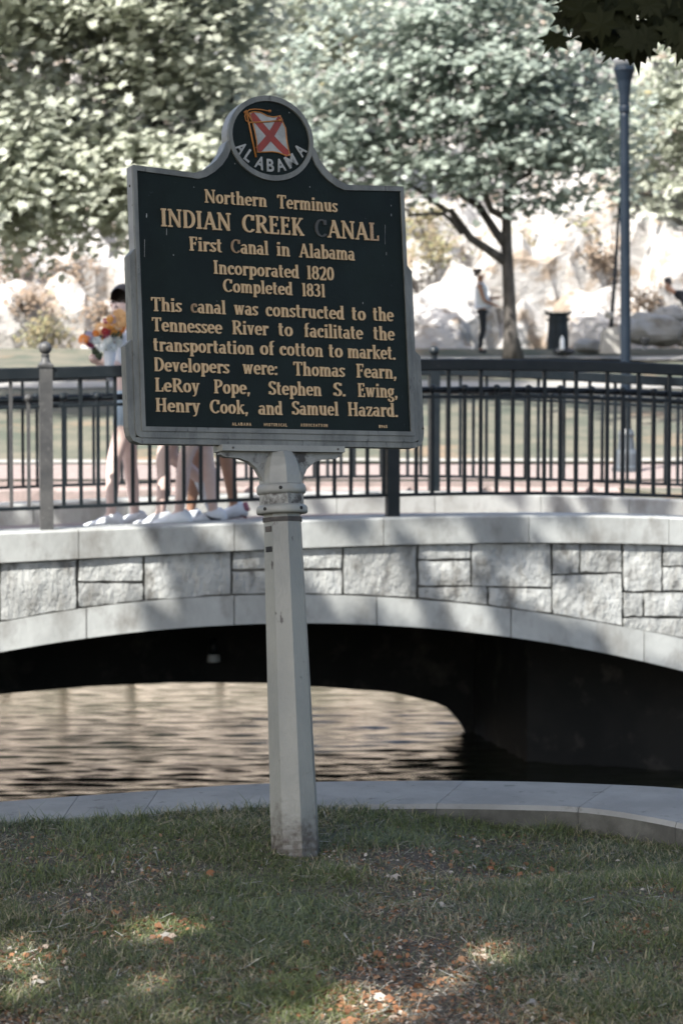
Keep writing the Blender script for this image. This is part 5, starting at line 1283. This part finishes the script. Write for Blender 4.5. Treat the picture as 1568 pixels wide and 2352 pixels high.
# shrubs growing among the rocks
RND = random.Random(4)
shr = [(1000,585,.9,'y','yellow shrub on the rocks just right of the marker'),(1205,560,.5,'y','yellow-green shrub just right of the maple trunk'),
       (1310,545,.8,'y','dry yellow shrub among rocks right of the litter bin'),(1365,590,.6,'b','brown shrub against rocks left of the street lamp'),
       (1480,690,.35,'b','small brown tuft above the grey boulder'),
       (60,700,.7,'b','brown shrub on the slope at the left edge'),(170,640,.9,'b','large brown shrub hanging on the left rock face'),(230,730,.6,'b','brown shrub on rocks left of the bouquet'),(110,770,.6,'y','yellowish shrub above the ball-topped railing post'),(30,620,.7,'b','brown shrub under the left crown'),(980,520,.8,'y','yellow shrub below the left maple branches'),(1440,480,.9,'y','pale shrub behind the street lamp'),]
for px, py, r, kind, lab in shr:
    # stand it on the slope where this line of sight meets the hill
    d = 45.5
    while d < 76 and at(px, py, d).z > far_z(0, d) + .2: d += .25
    c = at(px, py, d + .3); c.z += r * .15; t = thing('shrub', lab, 'shrub', c, 'dry shrubs among the rocks')
    P, Nn, rnd = crown_pts((0,0,0), (r, r, r * .7), int(12 + 14 * r), 22, rad=.36, flat=.7)
    o = link('foliage', leaf_mesh('foliage', P, Nn, .11, LEAF4, M['shrub'] if kind == 'y' else M['shrub_brown'], rnd), t); o['kind'] = 'stuff'
    mb = MB()
    for k in range(5): mb.tube([(0,0,-r*.6), (RND.uniform(-.3,.3)*r, RND.uniform(-.3,.3)*r, 0), (RND.uniform(-.7,.7)*r, RND.uniform(-.6,.6)*r, r*.5)], [.02,.012,.005], 5)
    o = link('stems', mb.me('stems', M['bark']), t)

# ================================================================== GRASS AND LITTER
def dens(x, y):
    n1 = noise.noise(Vector((x * 2.2, y * 2.2, 5))) + .5 * noise.noise(Vector((x * 6, y * 6, 8)))
    nearness = (y - 5.0) / 2.4                 # worn nearest the camera
    d = .50 + 1.05 * n1 + .62 * nearness
    d *= 1 - .9 * math.exp(-(((x - .48) / .22) ** 2 + ((y - 6.6) / .13) ** 2))
    return d
def grass():
    n = 270000
    y = 4.75 + (RNG.random(n) ** 1.25) * 3.2; half = .175 * y + .12; x = (RNG.random(n) * 2 - 1) * half
    ye = np.interp(x, CI[:, 0], CI[:, 1]); ok = y < ye - .004
    x, y = x[ok], y[ok]
    D_ = np.array([dens(a, b) for a, b in zip(x, y)]); k = RNG.random(len(x)) < D_
    x, y, D_ = x[k], y[k], D_[k]
    # sparser lawn to the sides and behind the camera
    m2 = 130000; x2 = np.r_[RNG.uniform(-6, 6, 20000), RNG.uniform(-3, 3, 110000)]; y2 = np.r_[RNG.uniform(-2, 7.4, 20000), RNG.uniform(3.8, 7.4, 110000)]; e2 = np.interp(x2, CI[:, 0], CI[:, 1]); ok = (y2 < e2 - .01) & ~((y2 > 4.75) & (np.abs(x2) < .175 * y2 + .1))
    x, y = np.r_[x, x2[ok]], np.r_[y, y2[ok]]; D_ = np.r_[D_, np.full(ok.sum(), .8)]
    n = len(x); z = np.array([lawn_z(a, b) for a, b in zip(x, y)])
    ye = np.interp(x, CI[:, 0], CI[:, 1]); near_edge = np.clip(1 - (ye - y) / .12, 0, 1)
    clump = np.array([noise.noise(Vector((a * 3.5, b * 3.5, 11))) for a, b in zip(x, y)])
    h = (.013 + .026 * RNG.random(n) ** 1.6) * (1 + .7 * clump) * (1 + .5 * near_edge); h[RNG.random(n) < .02] *= 1.7
    for (gx, gy), gr in (((plane_pt(1255,1895,-1.44).x, plane_pt(1255,1895,-1.44).y), .06), ((plane_pt(590,2215,-1.42).x, plane_pt(590,2215,-1.42).y), .04), ((plane_pt(90,1905,-1.42).x, plane_pt(90,1905,-1.42).y), .06), ((plane_pt(1380,1975,-1.44).x, plane_pt(1380,1975,-1.44).y), .05), ((plane_pt(250,2080,-1.42).x, plane_pt(250,2080,-1.42).y), .05)):
        h *= 1 + .9 * np.exp(-((x - gx) ** 2 + (y - gy) ** 2) / (2 * gr * gr))
    w = .0008 + .0010 * RNG.random(n)
    az = RNG.random(n) * 2 * np.pi; lean = h * RNG.uniform(.3, 2.2, n)
    dx, dy = np.cos(az), np.sin(az); az2 = az + np.pi / 2 + RNG.normal(0, .5, n); sx, sy = np.cos(az2) * w, np.sin(az2) * w
    P0 = np.stack([x, y, z - .004], 1)
    def pt(s, wf):
        bend = s ** 1.7
        return np.stack([P0[:, 0] + dx * lean * bend + sx * wf, P0[:, 1] + dy * lean * bend + sy * wf, P0[:, 2] + h * (s - .25 * s * s * (lean / h))], 1)
    V = np.stack([pt(0, 1), pt(0, -1), pt(.5, -.85), pt(.5, .85), pt(1, 0)], 1).reshape(-1, 3)
    nt = n; me = bpy.data.meshes.new('grass'); me.vertices.add(len(V)); me.vertices.foreach_set('co', V.reshape(-1).astype(np.float32))
    b0 = np.arange(nt) * 5
    quad = np.stack([b0, b0+1, b0+2, b0+3], 1); tri = np.stack([b0+3, b0+2, b0+4], 1)
    loops = np.concatenate([quad, tri], 1).reshape(-1); me.loops.add(len(loops)); me.loops.foreach_set('vertex_index', loops.astype(np.int32))
    ls = np.stack([np.arange(nt) * 7, np.arange(nt) * 7 + 4], 1).reshape(-1); lt = np.tile([4, 3], nt)
    me.polygons.add(2 * nt); me.polygons.foreach_set('loop_start', ls.astype(np.int32)); me.polygons.foreach_set('loop_total', lt.astype(np.int32))
    patch = np.array([noise.noise(Vector((a * 1.7, b * 1.7, 21))) for a, b in zip(x, y)])
    rnd = np.clip(.45 + .5 * patch + RNG.normal(0, .22, n), 0, .925); dry = RNG.random(n) < np.clip(.14 - .40 * patch + .18 * (D_ < .6), .04, .6); rnd[dry] = .97
    me.materials.append(M['grass']); me.materials.append(M['grass_blue'])
    cool = (np.array([noise.noise(Vector((a * 1.3, b * 1.3, 31))) for a, b in zip(x, y)]) + RNG.normal(0, .25, n)) > .16
    mi = np.repeat(cool.astype(np.int32), 2); me.polygons.foreach_set('material_index', mi)
    a_ = me.attributes.new('rnd', 'FLOAT', 'FACE'); a_.data.foreach_set('value', np.repeat(rnd, 2).astype(np.float32))
    me.update(calc_edges=True); o = link('grass', me); tag(o, 'short uneven lawn grass around the foot of the post', 'grass', kind='stuff')
grass()
# straw lying flat between the blades
n = 15000; y = 4.75 + RNG.random(n) ** 1.4 * 2.9; x = (RNG.random(n) * 2 - 1) * (.175 * y + .1); k = y < np.interp(x, CI[:, 0], CI[:, 1]) - .02
x, y = x[k], y[k]; P = np.stack([x, y, np.array([lawn_z(a, b) for a, b in zip(x, y)]) + .004 + .018 * RNG.random(len(x))], 1)
Nn = RNG.normal(size=P.shape) * .30; Nn[:, 2] += 1
o = link('straw', leaf_mesh('straw', P, Nn, .02 + .05 * RNG.random(len(P)) ** 2, np.array([(-.025,-.5),(.025,-.5),(.02,.5),(-.02,.5)]), M['straw'], curl=.3)); tag(o, 'dry cut straw lying flat among the lawn grass', 'straw', kind='stuff')
# drifts of orange leaf mould in the worn spots
pts = []
for px, py, rad, cnt in ((370,2135,.09,170),(810,2320,.08,300),(1130,2180,.04,80),(1030,2240,.05,40),(50,2215,.06,120),(640,2250,.05,50),(1450,2130,.05,60),(880,2210,.04,25),(1150,1950,.08,60)):
    c = plane_pt(px, py, -1.42)
    for k in range(cnt): pts.append((c.x + random.gauss(0, rad), c.y + random.gauss(0, rad * 1.2)))
P = np.array([(a, b, lawn_z(a, b) + .004 + .012 * random.random()) for a, b in pts]); Nn = RNG.normal(size=P.shape) * .4; Nn[:, 2] += 1
o = link('leaf_mould', leaf_mesh('leaf_mould', P, Nn, .008 + .022 * RNG.random(len(P)) ** 2, LEAF8, M['mould'], curl=.5)); tag(o, 'broken orange-brown leaves gathered in the worn spots of the lawn', 'leaf litter', kind='stuff')
# litter: crumbs of dead leaf and twig, thicker on bare soil
n = 26000; y = 4.75 + RNG.random(n) ** 1.4 * 2.8; x = (RNG.random(n) * 2 - 1) * (.175 * y + .1)
k = np.array([RNG.random() < np.clip(1.15 - dens(a, b), .08, 1) for a, b in zip(x, y)]) & (y < np.interp(x, CI[:, 0], CI[:, 1]) - .03)
x, y = x[k], y[k]; P = np.stack([x, y, np.array([lawn_z(a, b) for a, b in zip(x, y)]) + .004 + .008 * RNG.random(len(x))], 1)
Nn = RNG.normal(size=P.shape) * .35; Nn[:, 2] += 1
o = link('leaf_litter', leaf_mesh('leaf_litter', P, Nn, .006 + .014 * RNG.random(len(P)) ** 2, LEAF4, M['dead_leaf'], curl=.5)); tag(o, 'crumbled dead leaves scattered over the bare soil', 'leaf litter', kind='stuff')
FL = [(483,1998,.035,'pale curled dead leaf left of the post foot'),(905,2000,.04,'brown dead leaf right of the post foot'),(1820-784,1960,.02,'small pale scrap on the lawn near the kerb'),(860,2275,.05,'long pale dry leaf in the sunny patch at the bottom'),(800,2330,.05,'orange dry leaf at the bottom centre'),
      (625,2255,.03,'pale dry leaf below the post'),(385,2140,.035,'dry leaf in the bright patch at lower left'),(1230,2280,.05,'brown dry leaf in the shade at lower right'),(1480,2130,.03,'orange dry leaf near the right edge'),(1015,2060,.022,'pale scrap of leaf right of centre'),
      (700,2160,.03,'pale leaf scrap below and right of the post'),(1050,1925,.028,'pale leaf beside the bare hollow'),(1270,1945,.022,'pale leaf right of the bare hollow'),(80,2250,.04,'brown dry leaf at the lower left edge'),(1060,2190,.03,'orange leaf in the lower right sun fleck')]
random.seed(9)
for px, py, s, lab in FL:
    p = plane_pt(px, py, -1.40); p.z = lawn_z(p.x, p.y) + .018
    Nn = np.array([[random.uniform(-.5,.5), random.uniform(-.8,.1), 1.0]])
    o = link('fallen_leaf', leaf_mesh('fallen_leaf', np.zeros((1, 3)), Nn, s, MAPLE if random.random() < .5 else LEAF8, M['dead_leaf'], np.array([random.choice([.1,.5,.9,.95])]), curl=.7), None, p); tag(o, lab, 'leaf', 'fallen leaves on the lawn')
